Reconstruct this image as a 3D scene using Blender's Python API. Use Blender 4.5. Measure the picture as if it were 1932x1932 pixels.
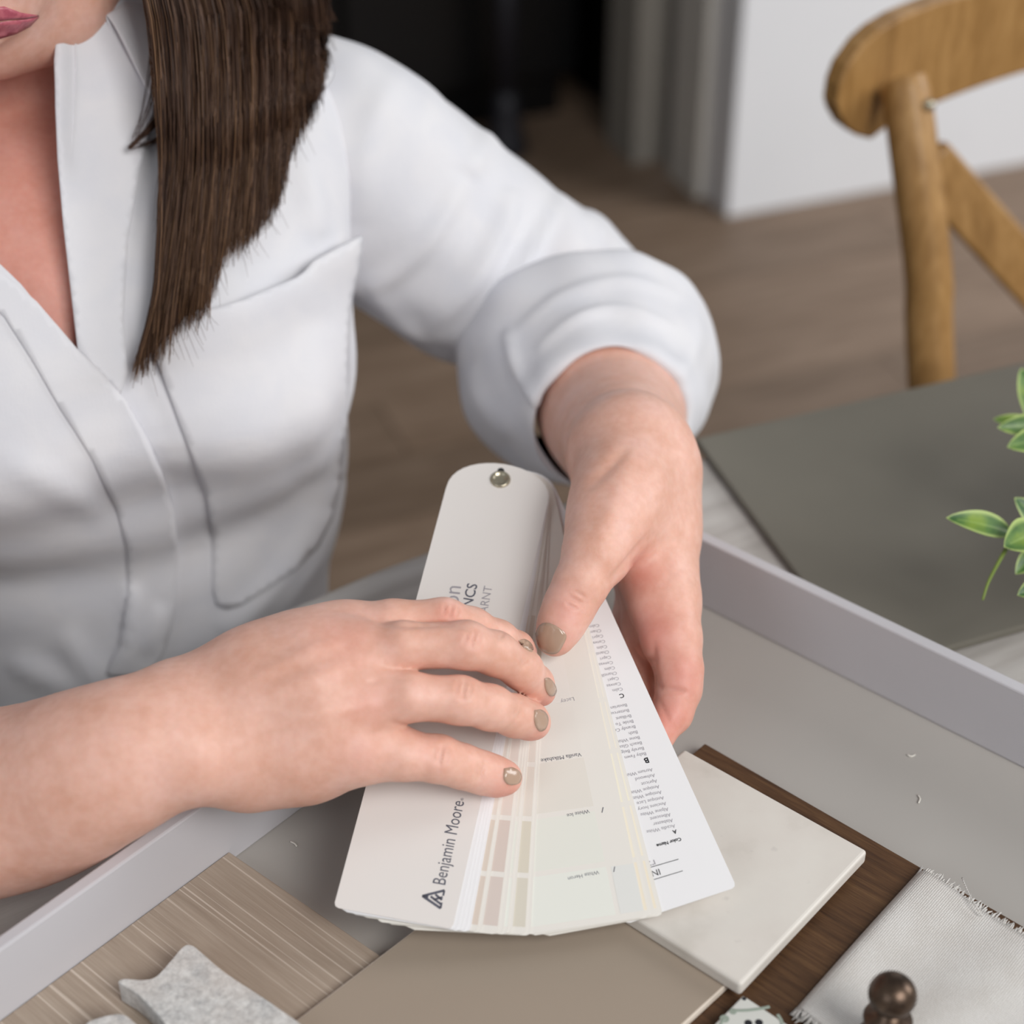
import bpy, bmesh, math, random
import numpy as np
from math import radians, sin, cos, pi
from mathutils import Vector, geometry
from mathutils.bvhtree import BVHTree
random.seed(7); np.random.seed(7)
S = bpy.context.scene
for o in list(bpy.data.objects): bpy.data.objects.remove(o)
COL = S.collection

# ------------------------------------------------------------------ camera
F = 3300.0; PIT = radians(35.5); H = 0.58           # focal length in pixels of a 1932 px frame, downward pitch, height over the tray floor
fw = np.array([0, cos(PIT), -sin(PIT)]); up = np.array([0, sin(PIT), cos(PIT)]); rt = np.array([1.0, 0, 0]); CP = np.array([0, 0, H])
cam = bpy.data.cameras.new('camera'); camo = bpy.data.objects.new('camera', cam); COL.objects.link(camo)
camo.location = CP; camo.rotation_euler = (pi/2 - PIT, 0, 0)
cam.sensor_width = 36; cam.lens = 36*F/1932; cam.clip_start = .02; cam.clip_end = 50
cam.dof.use_dof = True; cam.dof.focus_distance = 0.77; cam.dof.aperture_fstop = 5.0
S.camera = camo

# ------------------------------------------------------------------ light
S.view_settings.view_transform = 'Standard'; S.view_settings.look = 'None'
S.view_settings.gamma = 1; S.view_settings.use_curve_mapping = False
S.view_settings.exposure = 0.12
W = bpy.data.worlds.new('room_daylight'); S.world = W; W.use_nodes = True
W.node_tree.nodes['Background'].inputs[0].default_value = (0.93, 0.96, 1.0, 1)
W.node_tree.nodes['Background'].inputs[1].default_value = 0.20
def area(name, loc, target, sx, sy, power, col, spread=180):
    l = bpy.data.lights.new(name, 'AREA'); l.shape = 'RECTANGLE'; l.size = sx; l.size_y = sy; l.energy = power; l.color = col; l.spread = radians(spread)
    o = bpy.data.objects.new(name, l); COL.objects.link(o); o.location = loc
    o.rotation_euler = (Vector(target) - Vector(loc)).to_track_quat('-Z', 'Y').to_euler(); return o
area('window_light', (1.25, -.95, 1.75), (.05, .70, 0.05), 1.3, 1.2, 46, (1, .985, .965))
area('window_light', (-1.5, -1.3, 1.5), (-.05, .75, 0.05), 1.2, 1.2, 10, (.92, .96, 1))
area('window_light', (3.6, 1.5, 1.7), (1.0, 2.8, -.3), 1.8, 1.6, 42, (.97, .985, 1), 110)

# ------------------------------------------------------------------ geometry helpers
def ray(x, y): return fw + rt*(x-966)/F - up*(y-966)/F
def at(x, y, z):                                     # pixel -> point on the level plane z
    d = ray(x, y); return CP + d*(z-H)/d[2]
def dep(x, y, D): return CP + ray(x, y)*D            # pixel -> point at a depth
def proj(P):
    q = np.asarray(P, float) - CP; w = q@fw
    return np.stack([966 + F*(q@rt)/w, 966 - F*(q@up)/w, w], -1)
def nrm(v): v = np.asarray(v, float); return v/np.linalg.norm(v)

ORG = {}
def empty(name, loc):
    o = bpy.data.objects.new(name, None); COL.objects.link(o); o.location = loc; o.empty_display_size = .05
    ORG[o.name] = np.array(loc, float); return o
def tag(o, label, cat, group=None):
    o['label'] = label; o['category'] = cat
    if group: o['group'] = group
    return o
def mo(name, V, Fc, m, parent=None, smooth=False, kind=None):
    """one mesh object; V are world coordinates, stored relative to the parent (or to the object's own base)"""
    V = np.asarray(V, float)
    if parent is not None: org = ORG[parent.name]
    else: org = np.array([(V[:, 0].min()+V[:, 0].max())/2, (V[:, 1].min()+V[:, 1].max())/2, V[:, 2].min()])
    me = bpy.data.meshes.new(name); me.from_pydata((V-org).tolist(), [], [tuple(int(i) for i in f) for f in Fc]); me.update()
    if smooth: me.polygons.foreach_set('use_smooth', [True]*len(me.polygons))
    me.materials.append(m)
    o = bpy.data.objects.new(name, me); COL.objects.link(o); ORG[o.name] = org
    if parent is not None: o.parent = parent
    else: o.location = org
    if kind: o['kind'] = kind
    return o
def bev(o, w, seg=2):
    b = o.modifiers.new('bevel', 'BEVEL'); b.width = w; b.segments = seg; b.limit_method = 'ANGLE'; b.angle_limit = radians(40); return o
def prism(top, down):
    """closed prism: top polygon (N,3), pushed by vector down"""
    T = np.asarray(top, float); n = len(T); V = np.vstack([T, T+np.asarray(down)])
    # orient so that the top faces away from down
    nn = np.zeros(3)
    for i in range(n): nn += np.cross(T[i]-T[0], T[(i+1) % n]-T[0])
    idx = list(range(n))
    if nn@np.asarray(down) > 0: idx = idx[::-1]
    Fc = [tuple(idx), tuple(n+i for i in idx[::-1])]
    for a in range(n):
        i, j = idx[a], idx[(a+1) % n]; Fc.append((i, i+n, j+n, j))
    return V, Fc
def slab(name, pts, z, th, m, parent=None, b=.0006):
    V, Fc = prism([at(x, y, z) for x, y in pts], (0, 0, -th)); o = mo(name, V, Fc, m, parent)
    return bev(o, b) if b else o
def boxm(c, ex, ey, ez):
    c = np.asarray(c, float); ex, ey, ez = (np.asarray(e, float) for e in (ex, ey, ez))
    V = [c+sx*ex+sy*ey+sz*ez for sz in (-1, 1) for sy in (-1, 1) for sx in (-1, 1)]
    return np.array(V), [(0, 2, 3, 1), (4, 5, 7, 6), (0, 1, 5, 4), (2, 6, 7, 3), (0, 4, 6, 2), (1, 3, 7, 5)]
def join(parts):
    V = []; Fc = []; n = 0
    for v, f in parts:
        V.append(np.asarray(v, float)); Fc += [tuple(i+n for i in q) for q in f]; n += len(v)
    return np.vstack(V), Fc
def tube(P, R, seg=10, cap=True, flat=1.0):
    P = np.asarray(P, float); n = len(P); R = np.broadcast_to(np.asarray(R, float), (n,))
    T = np.gradient(P, axis=0); T /= np.linalg.norm(T, axis=1)[:, None]+1e-12
    a = np.array([0, 0, 1.0]) if abs(T[0][2]) < .9 else np.array([1.0, 0, 0])
    V = []; x = np.cross(a, T[0])
    for i in range(n):
        x = x - T[i]*(x@T[i]); x /= np.linalg.norm(x); y = np.cross(T[i], x)
        for k in range(seg):
            t = 2*pi*k/seg; V.append(P[i]+R[i]*(cos(t)*x+sin(t)*y*flat))
    Fc = [(i*seg+k, i*seg+(k+1) % seg, (i+1)*seg+(k+1) % seg, (i+1)*seg+k) for i in range(n-1) for k in range(seg)]
    if cap: Fc += [tuple(range(seg))[::-1], tuple((n-1)*seg+k for k in range(seg))]
    return np.array(V), Fc
def lathe(c, prof, seg=32):
    V = []; n = len(prof)
    for r, z in prof:
        for k in range(seg): V.append((c[0]+r*cos(2*pi*k/seg), c[1]+r*sin(2*pi*k/seg), c[2]+z))
    Fc = [(i*seg+k, i*seg+(k+1) % seg, (i+1)*seg+(k+1) % seg, (i+1)*seg+k) for i in range(n-1) for k in range(seg)]
    Fc += [tuple(range(seg))[::-1], tuple((n-1)*seg+k for k in range(seg))]
    return np.array(V), Fc
def crv(P, n):
    """Catmull-Rom through the rows of P, n samples"""
    P = np.asarray(P, float); Q = np.vstack([2*P[0]-P[1], P, 2*P[-1]-P[-2]]); m = len(P)-1
    t = np.linspace(0, m-1e-9, n); i = t.astype(int); u = (t-i)[:, None]
    a, b, c, d = Q[i], Q[i+1], Q[i+2], Q[i+3]
    return .5*(2*b+(c-a)*u+(2*a-5*b+4*c-d)*u**2+(3*b-a-3*c+d)*u**3)
def inpoly(x, y, poly):
    x = np.asarray(x); y = np.asarray(y); c = np.zeros(x.shape, bool); n = len(poly)
    for i in range(n):
        x0, y0 = poly[i]; x1, y1 = poly[(i+1) % n]
        if y0 == y1: continue
        c ^= ((y0 > y) != (y1 > y)) & (x < (x1-x0)*(y-y0)/(y1-y0)+x0)
    return c
def pdist(x, y, line):
    """distance in pixels to a polyline and the fraction along it"""
    p = np.stack([x, y], -1).astype(float); best = np.full(len(p), 1e9); fr = np.zeros(len(p)); L = np.asarray(line, float); m = len(L)-1
    for i in range(m):
        a, b = L[i], L[i+1]; ab = b-a; t = np.clip(((p-a)@ab)/(ab@ab), 0, 1)
        d = np.linalg.norm(p-a-t[:, None]*ab, axis=1); k = d < best; best[k] = d[k]; fr[k] = ((i+t)/m)[k]
    return best, fr
def patch(outline, bvh, off, th, step=14, offn=None, smooth_n=True, ycut=None):
    """a cloth or nail piece: outline traced in pixels, laid on a surface, lifted off it and given thickness"""
    P = np.asarray(outline, float); B = []
    for i in range(len(P)):
        a, b = P[i], P[(i+1) % len(P)]; k = max(1, int(np.ceil(np.linalg.norm(b-a)/step)))
        for j in range(k): B.append(a+(b-a)*j/k)
    B = np.array(B); x0, y0 = B.min(0); x1, y1 = B.max(0)
    gx, gy = np.meshgrid(np.arange(x0+step*.5, x1, step), np.arange(y0+step*.5, y1, step)); gx[1::2] += step*.5
    g = np.stack([gx.ravel(), gy.ravel()], 1); g = g[inpoly(g[:, 0], g[:, 1], B)]
    if len(g):
        d, _ = pdist(g[:, 0], g[:, 1], np.vstack([B, B[:1]])); g = g[d > step*.45]
    pts = np.vstack([B, g]) if len(g) else B
    nb = len(B)
    r = geometry.delaunay_2d_cdt([Vector((p[0], -p[1])) for p in pts], [], [list(range(nb))], 1, 1e-4)
    pv = [(v.x, -v.y) for v in r[0]]; tris = [list(f) for f in r[2]]
    hit = []; 
    for x, y in pv:
        if ycut is not None and y < ycut:               # carried on upwards in the line of the cloth below
            h1 = bvh.ray_cast(Vector(CP), Vector(ray(x, ycut))); h2 = bvh.ray_cast(Vector(CP), Vector(ray(x, ycut+70)))
            if h1[0] is not None and h2[0] is not None:
                d1, d2 = (np.array(h1[0])-CP)@fw, (np.array(h2[0])-CP)@fw; hit.append((dep(x, y, d1+(d1-d2)*(ycut-y)/70), np.array(h1[1]))); continue
        h = bvh.ray_cast(Vector(CP), Vector(ray(x, y))); hit.append((np.array(h[0]), np.array(h[1])) if h[0] is not None else None)
    ok = [i for i, h in enumerate(hit) if h is not None]
    kp = np.array([hit[i][0] for i in ok]); kpx = np.array([pv[i] for i in ok])
    # a vertex whose ray misses, or jumps far behind, takes the depth of its nearest neighbours
    D = np.array([(h[0]-CP)@fw if h is not None else np.nan for h in hit])
    med = np.nanmedian(D)
    for i in range(len(pv)):
        if np.isnan(D[i]) or abs(D[i]-med) > .2:
            dd = np.hypot(kpx[:, 0]-pv[i][0], kpx[:, 1]-pv[i][1]); dd[np.abs([D[q]-med for q in ok]) > .2] = 1e9
            j = ok[int(np.argmin(dd))]; D[i] = D[j]; hit[i] = (dep(pv[i][0], pv[i][1], D[j]), hit[j][1])
    V = np.array([h[0] for h in hit]); N = np.array([h[1] for h in hit])
    if smooth_n:
        for _ in range(4):
            A = N.copy()
            for t in tris:
                s = N[t].sum(0)
                for q in t: A[q] += s
            N = A/np.linalg.norm(A, axis=1)[:, None]
    o = np.full(len(V), off) if offn is None else np.array([offn(x, y) for x, y in pv])
    V = V+N*o[:, None]
    n = len(V); Vall = np.vstack([V, V-N*th]); Fc = []
    for t in tris:
        a, b, c = V[t]; tt = t if np.cross(b-a, c-a)@N[t[0]] > 0 else t[::-1]
        Fc += [tuple(tt), tuple(q+n for q in tt[::-1])]
    edges = {}
    for f in Fc[0::2]:
        for i in range(3):
            e = (f[i], f[(i+1) % 3]); edges[e] = 1
    for (a, b) in list(edges):
        if (b, a) not in edges: Fc.append((b, a, a+n, b+n))
    return Vall, Fc
def bvh_of(V, Fc): return BVHTree.FromPolygons([tuple(v) for v in V], [tuple(int(i) for i in f) for f in Fc])
def vnormals(V, Fc):
    V = np.asarray(V); N = np.zeros_like(V); Q = np.array([f if len(f) == 4 else (f[0], f[1], f[2], f[2]) for f in Fc])
    n = np.cross(V[Q[:, 2]]-V[Q[:, 0]], V[Q[:, 3]]-V[Q[:, 1]])
    for k in range(4): np.add.at(N, Q[:, k], n)
    return N/(np.linalg.norm(N, axis=1)[:, None]+1e-15)

# ------------------------------------------------------------------ materials
def srgb(r, g, b):
    f = lambda c: ((c/255+.055)/1.055)**2.4 if c > 10 else c/255/12.92
    return (f(r), f(g), f(b), 1)
class M:
    def __init__(s, name, col=(.8, .8, .8, 1), rough=.6, spec=.4, metal=0, sss=0, trans=0):
        s.m = bpy.data.materials.new(name); s.m.use_nodes = True; s.t = s.m.node_tree; s.b = s.t.nodes['Principled BSDF']
        s.b.inputs['Base Color'].default_value = col; s.b.inputs['Roughness'].default_value = rough
        s.b.inputs['Specular IOR Level'].default_value = spec; s.b.inputs['Metallic'].default_value = metal
        s.co = s.t.nodes.new('ShaderNodeTexCoord').outputs['Object']; s.nin = None
    def n(s, typ, **kw):
        d = s.t.nodes.new(typ)
        for k, v in kw.items():
            if k in d.inputs.keys():
                i = d.inputs[k]
                if isinstance(v, bpy.types.NodeSocket): s.t.links.new(v, i)
                else: i.default_value = v
            else: setattr(d, k, v)
        return d
    def lk(s, a, b): s.t.links.new(a, b)
    def mapped(s, scale=(1, 1, 1), rot=(0, 0, 0), loc=(0, 0, 0)):
        d = s.n('ShaderNodeMapping', vector_type='TEXTURE', Vector=s.co, Rotation=rot, Location=loc)
        d.inputs['Scale'].default_value = tuple(1/q for q in scale); return d.outputs[0]
    def noise(s, scale, vec=None, detail=3, rough=.5, dist=0):
        return s.n('ShaderNodeTexNoise', Vector=vec or s.co, Scale=scale, Detail=detail, Roughness=rough, Distortion=dist).outputs[0]
    def ramp(s, fac, stops):
        d = s.n('ShaderNodeValToRGB', Fac=fac); e = d.color_ramp.elements
        while len(e) < len(stops): e.new(.5)
        for q, (p, c) in zip(e, stops): q.position = p; q.color = c
        return d.outputs[0]
    def mix(s, fac, a, b, mode='MIX'):
        d = s.t.nodes.new('ShaderNodeMix'); d.data_type = 'RGBA'; d.blend_type = mode
        for i, v in ((0, fac), (6, a), (7, b)):
            if isinstance(v, bpy.types.NodeSocket): s.t.links.new(v, d.inputs[i])
            else: d.inputs[i].default_value = v
        return d.outputs[2]
    def col(s, sock): s.t.links.new(sock, s.b.inputs['Base Color'])
    def bump(s, h, strength=.2, dist=.001):
        d = s.n('ShaderNodeBump', Height=h, Strength=strength, Distance=dist)
        if s.nin is not None: s.lk(s.nin, d.inputs['Normal'])
        s.nin = d.outputs[0]; s.lk(s.nin, s.b.inputs['Normal'])
def plain(name, rgb, rough=.6, spec=.4, metal=0, vary=.04, vs=40, bump=0, bs=300):
    m = M(name, srgb(*rgb), rough, spec, metal); c = srgb(*rgb)
    lo = tuple(x*(1-vary) for x in c[:3])+(1,); hi = tuple(min(1, x*(1+vary)) for x in c[:3])+(1,)
    m.col(m.ramp(m.noise(vs), [(.3, lo), (.7, hi)]))
    if bump: m.bump(m.noise(bs, detail=2), bump, .0005)
    return m.m
def wood(name, dark, mid, light, gscale=(3, 60, 60), rot=0, rough=.5, nscale=1.0, bump=.15, streak=None):
    m = M(name, srgb(*mid), rough, .35)
    v = m.mapped(gscale, (0, 0, rot)); n1 = m.noise(2*nscale, v, 6, .6, .6); n2 = m.noise(9*nscale, v, 3, .6, .2)
    c = m.ramp(n1, [(.3, srgb(*dark)), (.5, srgb(*mid)), (.7, srgb(*light))])
    c = m.mix(.35, c, m.ramp(n2, [(.35, srgb(*dark)), (.65, srgb(*light))]))
    if streak:
        w = m.noise(streak[1], m.mapped(streak[2], (0, 0, rot)), 2, .5, .3)
        c = m.mix(m.ramp(w, [(streak[3], (0, 0, 0, 1)), (streak[3]+.06, (1, 1, 1, 1))]), c, srgb(*streak[0]))
    m.col(c); m.bump(n2, bump, .0006); return m.m
# ------------------------------------------------------------------ room
FLZ = -0.762
YW = radians(21.4); wx = np.array([cos(YW), sin(YW), 0]); wb = np.array([-sin(YW), cos(YW), 0]); Z = np.array([0, 0, 1.0])
m_floor = M('oak_floor', srgb(128, 110, 94), .5, .3)
_oi = m_floor.t.nodes.new('ShaderNodeObjectInfo').outputs['Random']
_g = m_floor.noise(3, m_floor.mapped((2, 22, 22), (0, 0, YW)), 5, .6, .5)
_c = m_floor.ramp(_g, [(.3, srgb(112, 93, 76)), (.55, srgb(134, 114, 97)), (.75, srgb(150, 130, 112))])
_c = m_floor.mix(1, _c, m_floor.ramp(_oi, [(0, (.8, .79, .78, 1)), (1, (1.08, 1.06, 1.05, 1))]), 'MULTIPLY')
m_floor.col(_c); m_floor.bump(_g, .1, .001)
m_wall = plain('white_wall_paint', (226, 226, 228), .7, .3, vary=.015, vs=6)
m_jamb = plain('white_door_casing', (205, 201, 194), .6, .3, vary=.02, vs=6)
m_black = plain('black_lacquer', (12, 12, 14), .35, .4, vary=.2, vs=5)
m_dark = plain('unlit_room_and_subfloor', (20, 18, 16), .9, .1, vary=.1, vs=5)  # darkness of the unlit room put into its wall colour; also the subfloor
def struct(o): o['kind'] = 'structure'; return o
fo = np.array([0, 2.0, FLZ])
V, Fc = boxm(fo+np.array([0, .9, -.03]), wx*3.2, wb*3.4, Z*.02)
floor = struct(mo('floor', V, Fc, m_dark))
# floor planks, staggered in courses
pl_w, pl_l = .145, 1.25
V, Fc = boxm((0, 0, 0), wx*(pl_l/2-.001), wb*(pl_w/2-.001), Z*.005)
me = bpy.data.meshes.new('plank'); me.from_pydata(V.tolist(), [], Fc); me.materials.append(m_floor.m)
for r in range(-11, 24):
    for c in range(-2, 3):
        p = np.array([0, 2.0, FLZ-.005])+wb*r*pl_w+wx*((c+((r*7) % 5)/5)*pl_l)
        o = bpy.data.objects.new('plank', me); COL.objects.link(o); o.parent = floor; o.location = p-ORG[floor.name]
# white wall with its return, the dark room behind the opening
c0 = at(1371, 412, FLZ); 
wl = mo('wall_back', *boxm(c0+wx*1.3+wb*.10+Z*1.2, wx*1.3, wb*.10, Z*1.2), m_wall); struct(wl); bev(wl, .004)
tr = mo('trim_1', *boxm(c0+wb*.145-wx*.008+Z*1.2, wx*.008, wb*.055, Z*1.2), m_jamb); struct(tr)
tr2 = mo('trim_2', *boxm(c0+wb*.32-wx*.03+Z*1.2, wx*.03, wb*.06, Z*1.2), plain('shaded_return_grey', (150, 145, 137), .6, .3)); struct(tr2)  # shade on the white wall's return put into this grey colour
dk = c0+wb*.38
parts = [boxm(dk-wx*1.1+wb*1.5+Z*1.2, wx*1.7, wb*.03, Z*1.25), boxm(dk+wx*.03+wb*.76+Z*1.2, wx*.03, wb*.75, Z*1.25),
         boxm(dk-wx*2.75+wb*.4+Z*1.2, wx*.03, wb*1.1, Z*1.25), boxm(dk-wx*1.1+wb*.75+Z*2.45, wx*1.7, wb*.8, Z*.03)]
struct(mo('wall_dark_room', *join(parts), m_dark))  # near-black walls and ceiling added to keep the opening dark
struct(mo('wall_left', *boxm(dk-wx*3.7+Z*1.2, wx*.95, wb*.06, Z*1.25), m_wall))
struct(mo('wall_lintel', *boxm(dk-wx*1.4-wb*.02+Z*2.2, wx*1.4, wb*.05, Z*.22), m_wall))
# black cabinet standing in the dark room, a black pedestal stool before it
cb = empty('black_cabinet', c0+wb*.735-wx*.76)
q = ORG[cb.name]
bev(mo('body', *boxm(q+Z*.48, wx*.70, wb*.22, Z*.40), m_black, cb), .006)
bev(mo('plinth', *boxm(q+Z*.04, wx*.67, wb*.20, Z*.04), m_black, cb), .003)
bev(mo('top', *boxm(q+Z*.895, wx*.72, wb*.235, Z*.015), m_black, cb), .004)
for k in (-1, 0, 1):
    d = bev(mo('door', *boxm(q+wx*.46*k-wb*.23+Z*.48, wx*.222, wb*.01, Z*.385), m_black, cb), .004)
    ORG[d.name] = q
    mo('handle', *tube([q+wx*(.46*k+.17)-wb*.26+Z*.42, q+wx*(.46*k+.17)-wb*.26+Z*.56], .006, 8), m_black, d, True)
tag(cb, 'black cabinet standing in the dark room behind the woman', 'cabinet')
st_ = at(955, 286, FLZ); st = empty('pedestal_stool', st_)
m_stool = plain('dark_grey_metal', (30, 30, 38), .5, .5, vary=.1)
mo('base', *lathe(st_, [(.04, 0), (.04, .012), (.034, .03), (.024, .09), (.02, .12)], 24), m_stool, st, True)
mo('post', *lathe(st_, [(.02, .12), (.02, .43)], 16), m_stool, st, True)
mo('seat', *lathe(st_, [(.05, .43), (.068, .44), (.070, .46), (.066, .49), (.02, .495)], 32), m_stool, st, True)
tag(st, 'dark pedestal stool barely seen in the dark doorway', 'stool')

# ------------------------------------------------------------------ table
TT = -.008
m_table = M('whitewashed_tabletop', srgb(176, 171, 166), .6, .3)
_v = m_table.mapped((2.2, 26, 26), (0, 0, radians(31)))
_n = m_table.noise(2, _v, 6, .6, .8); _n2 = m_table.noise(11, m_table.mapped((1, 8, 8), (0, 0, radians(31))), 4, .6)
_c = m_table.ramp(_n, [(.28, srgb(160, 154, 149)), (.5, srgb(188, 183, 178)), (.7, srgb(203, 200, 196))])
m_table.col(m_table.mix(.3, _c, m_table.ramp(_n2, [(.35, srgb(158, 152, 148)), (.65, srgb(205, 202, 198))]))); m_table.bump(_n, .12, .0006)
edge = crv([at(x, y, TT) for x, y in [(-420, 1600), (150, 1318), (596, 1123), (808, 1038), (1310, 866), (1932, 712), (2650, 610)]], 50)
near = [edge[-1]+np.array([.25, -.25, 0]), edge[-1]+np.array([.25, -.8, 0]), np.array([.5, .12, TT]), np.array([-.62, .10, TT]), np.array([-.72, .25, TT])]
tb = empty('dining_table', (0, .55, FLZ))
bev(mo('tabletop', *prism(np.vstack([edge, near]), (0, 0, -.032)), m_table.m, tb), .004)
m_tleg = wood('table_leg_paint', (150, 146, 142), (176, 172, 168), (196, 194, 190), (60, 60, 3))
for x, y in ((-.52, .26), (.55, .25), (-.45, .50), (.74, .52)):
    bev(mo('leg', *boxm((x, y, (TT-.032+FLZ)/2), (.035, 0, 0), (0, .035, 0), (0, 0, (TT-.032-FLZ)/2)), m_tleg, tb), .004)
tag(tb, 'whitewashed grey wooden dining table with a gently curved edge', 'table')

# ------------------------------------------------------------------ grey board on the table
m_mat = plain('grey_green_laminate', (112, 108, 98), .55, .45, vary=.05, vs=14, bump=.05, bs=900)
A = at(1312, 828, TT+.006); D = at(1640, 1265, TT+.006); u1 = nrm(at(1932, 684, TT+.006)-A)
board = mo('placemat_board', *prism([A, D, D+u1*.52, A+u1*.52], (0, 0, -.005)), m_mat); bev(board, .0012)
board.location.z += 0.0005
tag(board, 'dark grey rectangular board lying on the table beyond the tray', 'board')

# ------------------------------------------------------------------ tray
K = np.array([0.062, .7605, 0]); eL = np.array([-.6555, -.7552, 0]); eR = np.array([.7552, -.6555, 0])
TL, TW, WH, WT = .56, .60, .0425, .0065           # inner length along eL, along eR, wall height, wall thickness
m_tray = plain('grey_tray_laminate', (172, 168, 163), .62, .35, vary=.03, vs=12)
m_trayw = plain('pale_tray_side', (196, 194, 198), .55, .35, vary=.02, vs=10)
ty = empty('serving_tray', tuple(K+eL*TL/2+eR*TW/2+Z*TT))
c = K+eL*TL/2+eR*TW/2
mo('tray_floor', *boxm(c+Z*(TT/2), eL*(TL/2+WT), eR*(TW/2+WT), Z*(-TT/2)), m_tray, ty)
for nm, cc, ax, ln, ot in (('side_left', K+eL*TL/2-eR*WT/2, eL, TL/2+WT, eR), ('side_back', K+eR*TW/2-eL*WT/2, eR, TW/2, eL),
                           ('side_front', K+eL*(TL+WT/2)+eR*TW/2, eR, TW/2, eL), ('side_right', K+eR*(TW+WT/2)+eL*TL/2, eL, TL/2+WT, eR)):
    o = mo('tray_side', *boxm(cc+Z*WH/2, ax*ln, ot*WT/2, Z*WH/2), m_trayw, ty); bev(o, .001)
tag(ty, 'shallow pale grey tray with straight sides holding the samples', 'tray')

# ------------------------------------------------------------------ samples in the tray
aR = math.atan2(eR[1], eR[0]); aL = math.atan2(eL[1], eL[0])
m_oak = wood('pale_oak_sample', (148, 132, 117), (165, 149, 133), (174, 159, 144), (2, 45, 45), aR, .6, 2.4, .2, ((198, 184, 170), 30, (.10, 22, 22), .61))
p0, p1 = at(463, 1629, .007), at(722, 1806, .007); p0 = p0-eR*(((p0-K)@eR)-.0004)
ws = mo('flooring_sample', *prism([p0+eR*.0, p1, p1+eL*.19, p0+eL*.19], (0, 0, -.0065)), m_oak); bev(ws, .0005)
tag(ws, 'pale oak flooring sample lying against the left tray side', 'flooring sample')
m_walnut = wood('dark_stained_wood', (58, 38, 24), (80, 54, 34), (102, 74, 48), (4, 60, 60), aL+pi/2, .55, 2.2, .15)
b0 = at(1330, 1402, .007); b1 = at(1932, 1748, .007); bd = nrm(b1-b0); bp = np.array([bd[1], -bd[0], 0])
br = mo('stained_wood_board', *prism([b0, b0+bd*.27, b0+bd*.27+bp*.21, b0+bp*.21], (0, 0, -.0065)), m_walnut); bev(br, .0007)
tag(br, 'dark brown stained wood sample board under the white stone tile', 'wood sample')
m_taupe = plain('taupe_panel_face', (160, 146, 131), .5, .45, vary=.02, vs=8)
m_cream = plain('cream_panel_edge', (222, 210, 196), .6, .3, vary=.02)
t0, t1 = at(790, 1747, .0112), at(590, 1932, .0112); t2 = at(1364, 1864, .0112)
td = nrm(t0-t1); 
tpan = [t0+td*.01, t1-td*.10, t1-td*.10+(t2-t0)*1.07, t2+(t2-t0)*.0+td*.075, t0+td*.06+(t2-t0)*.6, t0+td*.01+(t2-t0)*.02]
r0 = at(1364, 1864, .0112); r1 = at(1290, 1932, .0112); rd = nrm(r0-r1); rr = np.array([rd[1], -rd[0], 0]); w_ = abs((t0-r0)@rr)
tp = empty('taupe_panel', tuple(at(980, 1850, .0072)))
top_ = [r0+rd*.05, r0-rd*.17, r0-rd*.17-rr*w_, r0+rd*.05-rr*w_]
bev(mo('backing', *prism(np.array(top_)-Z*.0004, (0, 0, -.0034)), m_cream, tp), .0004)
mo('face', *prism([p-rr*.0008*s+0*Z for p, s in zip(top_, (1, 1, -1, -1))], (0, 0, -.0004)), m_taupe, tp)
tag(tp, 'smooth taupe laminate panel with a cream edge below the fan deck', 'panel sample')
# white stone tile
m_stone = M('cream_stone_tile', srgb(216, 210, 201), .45, .45)
_n = m_stone.noise(38, detail=5); _n2 = m_stone.noise(120, detail=2)
_c = m_stone.ramp(_n, [(.3, srgb(207, 201, 192)), (.45, srgb(217, 211, 203)), (.7, srgb(221, 216, 208))])
m_stone.col(m_stone.mix(m_stone.ramp(_n2, [(.70, (0, 0, 0, 1)), (.78, (.6, .6, .6, 1))]), _c, srgb(196, 190, 184)))
q1 = at(1637, 1604, .0185); q2 = at(1398, 1858, .0185); ed = nrm(q2-q1); ep = np.array([ed[1], -ed[0], 0]); L_ = np.linalg.norm(q2-q1)
tile = mo('stone_tile', *prism([q1, q2, q2+ep*L_*1.02, q1+ep*L_*1.02], (0, 0, -.0075)), m_stone.m); bev(tile, .0016, 3)
tag(tile, 'square cream stone tile lying on the dark wood board', 'tile')
# encaustic patterned tile at the lower edge
m_ptile = plain('white_glazed_tile', (208, 208, 202), .3, .5, vary=.02)
m_pgreen = plain('grey_green_glaze', (150, 160, 148), .35, .5); m_pblack = plain('black_glaze', (38, 38, 42), .35, .5)
g0 = at(1402, 1877, .0125); gd = nrm(at(1340, 1940, .0125)-g0); gp = np.array([-gd[1], gd[0], 0]); gp = gp if gp[0] > 0 else -gp
pt = empty('patterned_tile', tuple(g0+gd*.04+gp*.04-Z*.0055))
bev(mo('tile_body', *prism([g0, g0+gd*.09, g0+gd*.09+gp*.09, g0+gp*.09], (0, 0, -.0052)), m_ptile, pt), .0008)
def disc(c, r, n=18): return prism([c+r*(cos(2*pi*k/n)*gd+sin(2*pi*k/n)*gp) for k in range(n)], (0, 0, -.0002))
def pix(x, y): return at(x, y, .0126)
for x, y, r, m in ((1404, 1884, .0009, m_pblack), (1367, 1922, .0019, m_pgreen), (1383, 1908, .0015, m_pgreen), (1412, 1930, .0016, m_pblack), (1432, 1929, .0016, m_pblack),
                   (1472, 1944, .0015, m_pgreen), (1400, 1948, .0016, m_pblack), (1445, 1948, .0016, m_pblack)):
    mo('motif', *disc(pix(x, y), r), m, pt)
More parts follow.
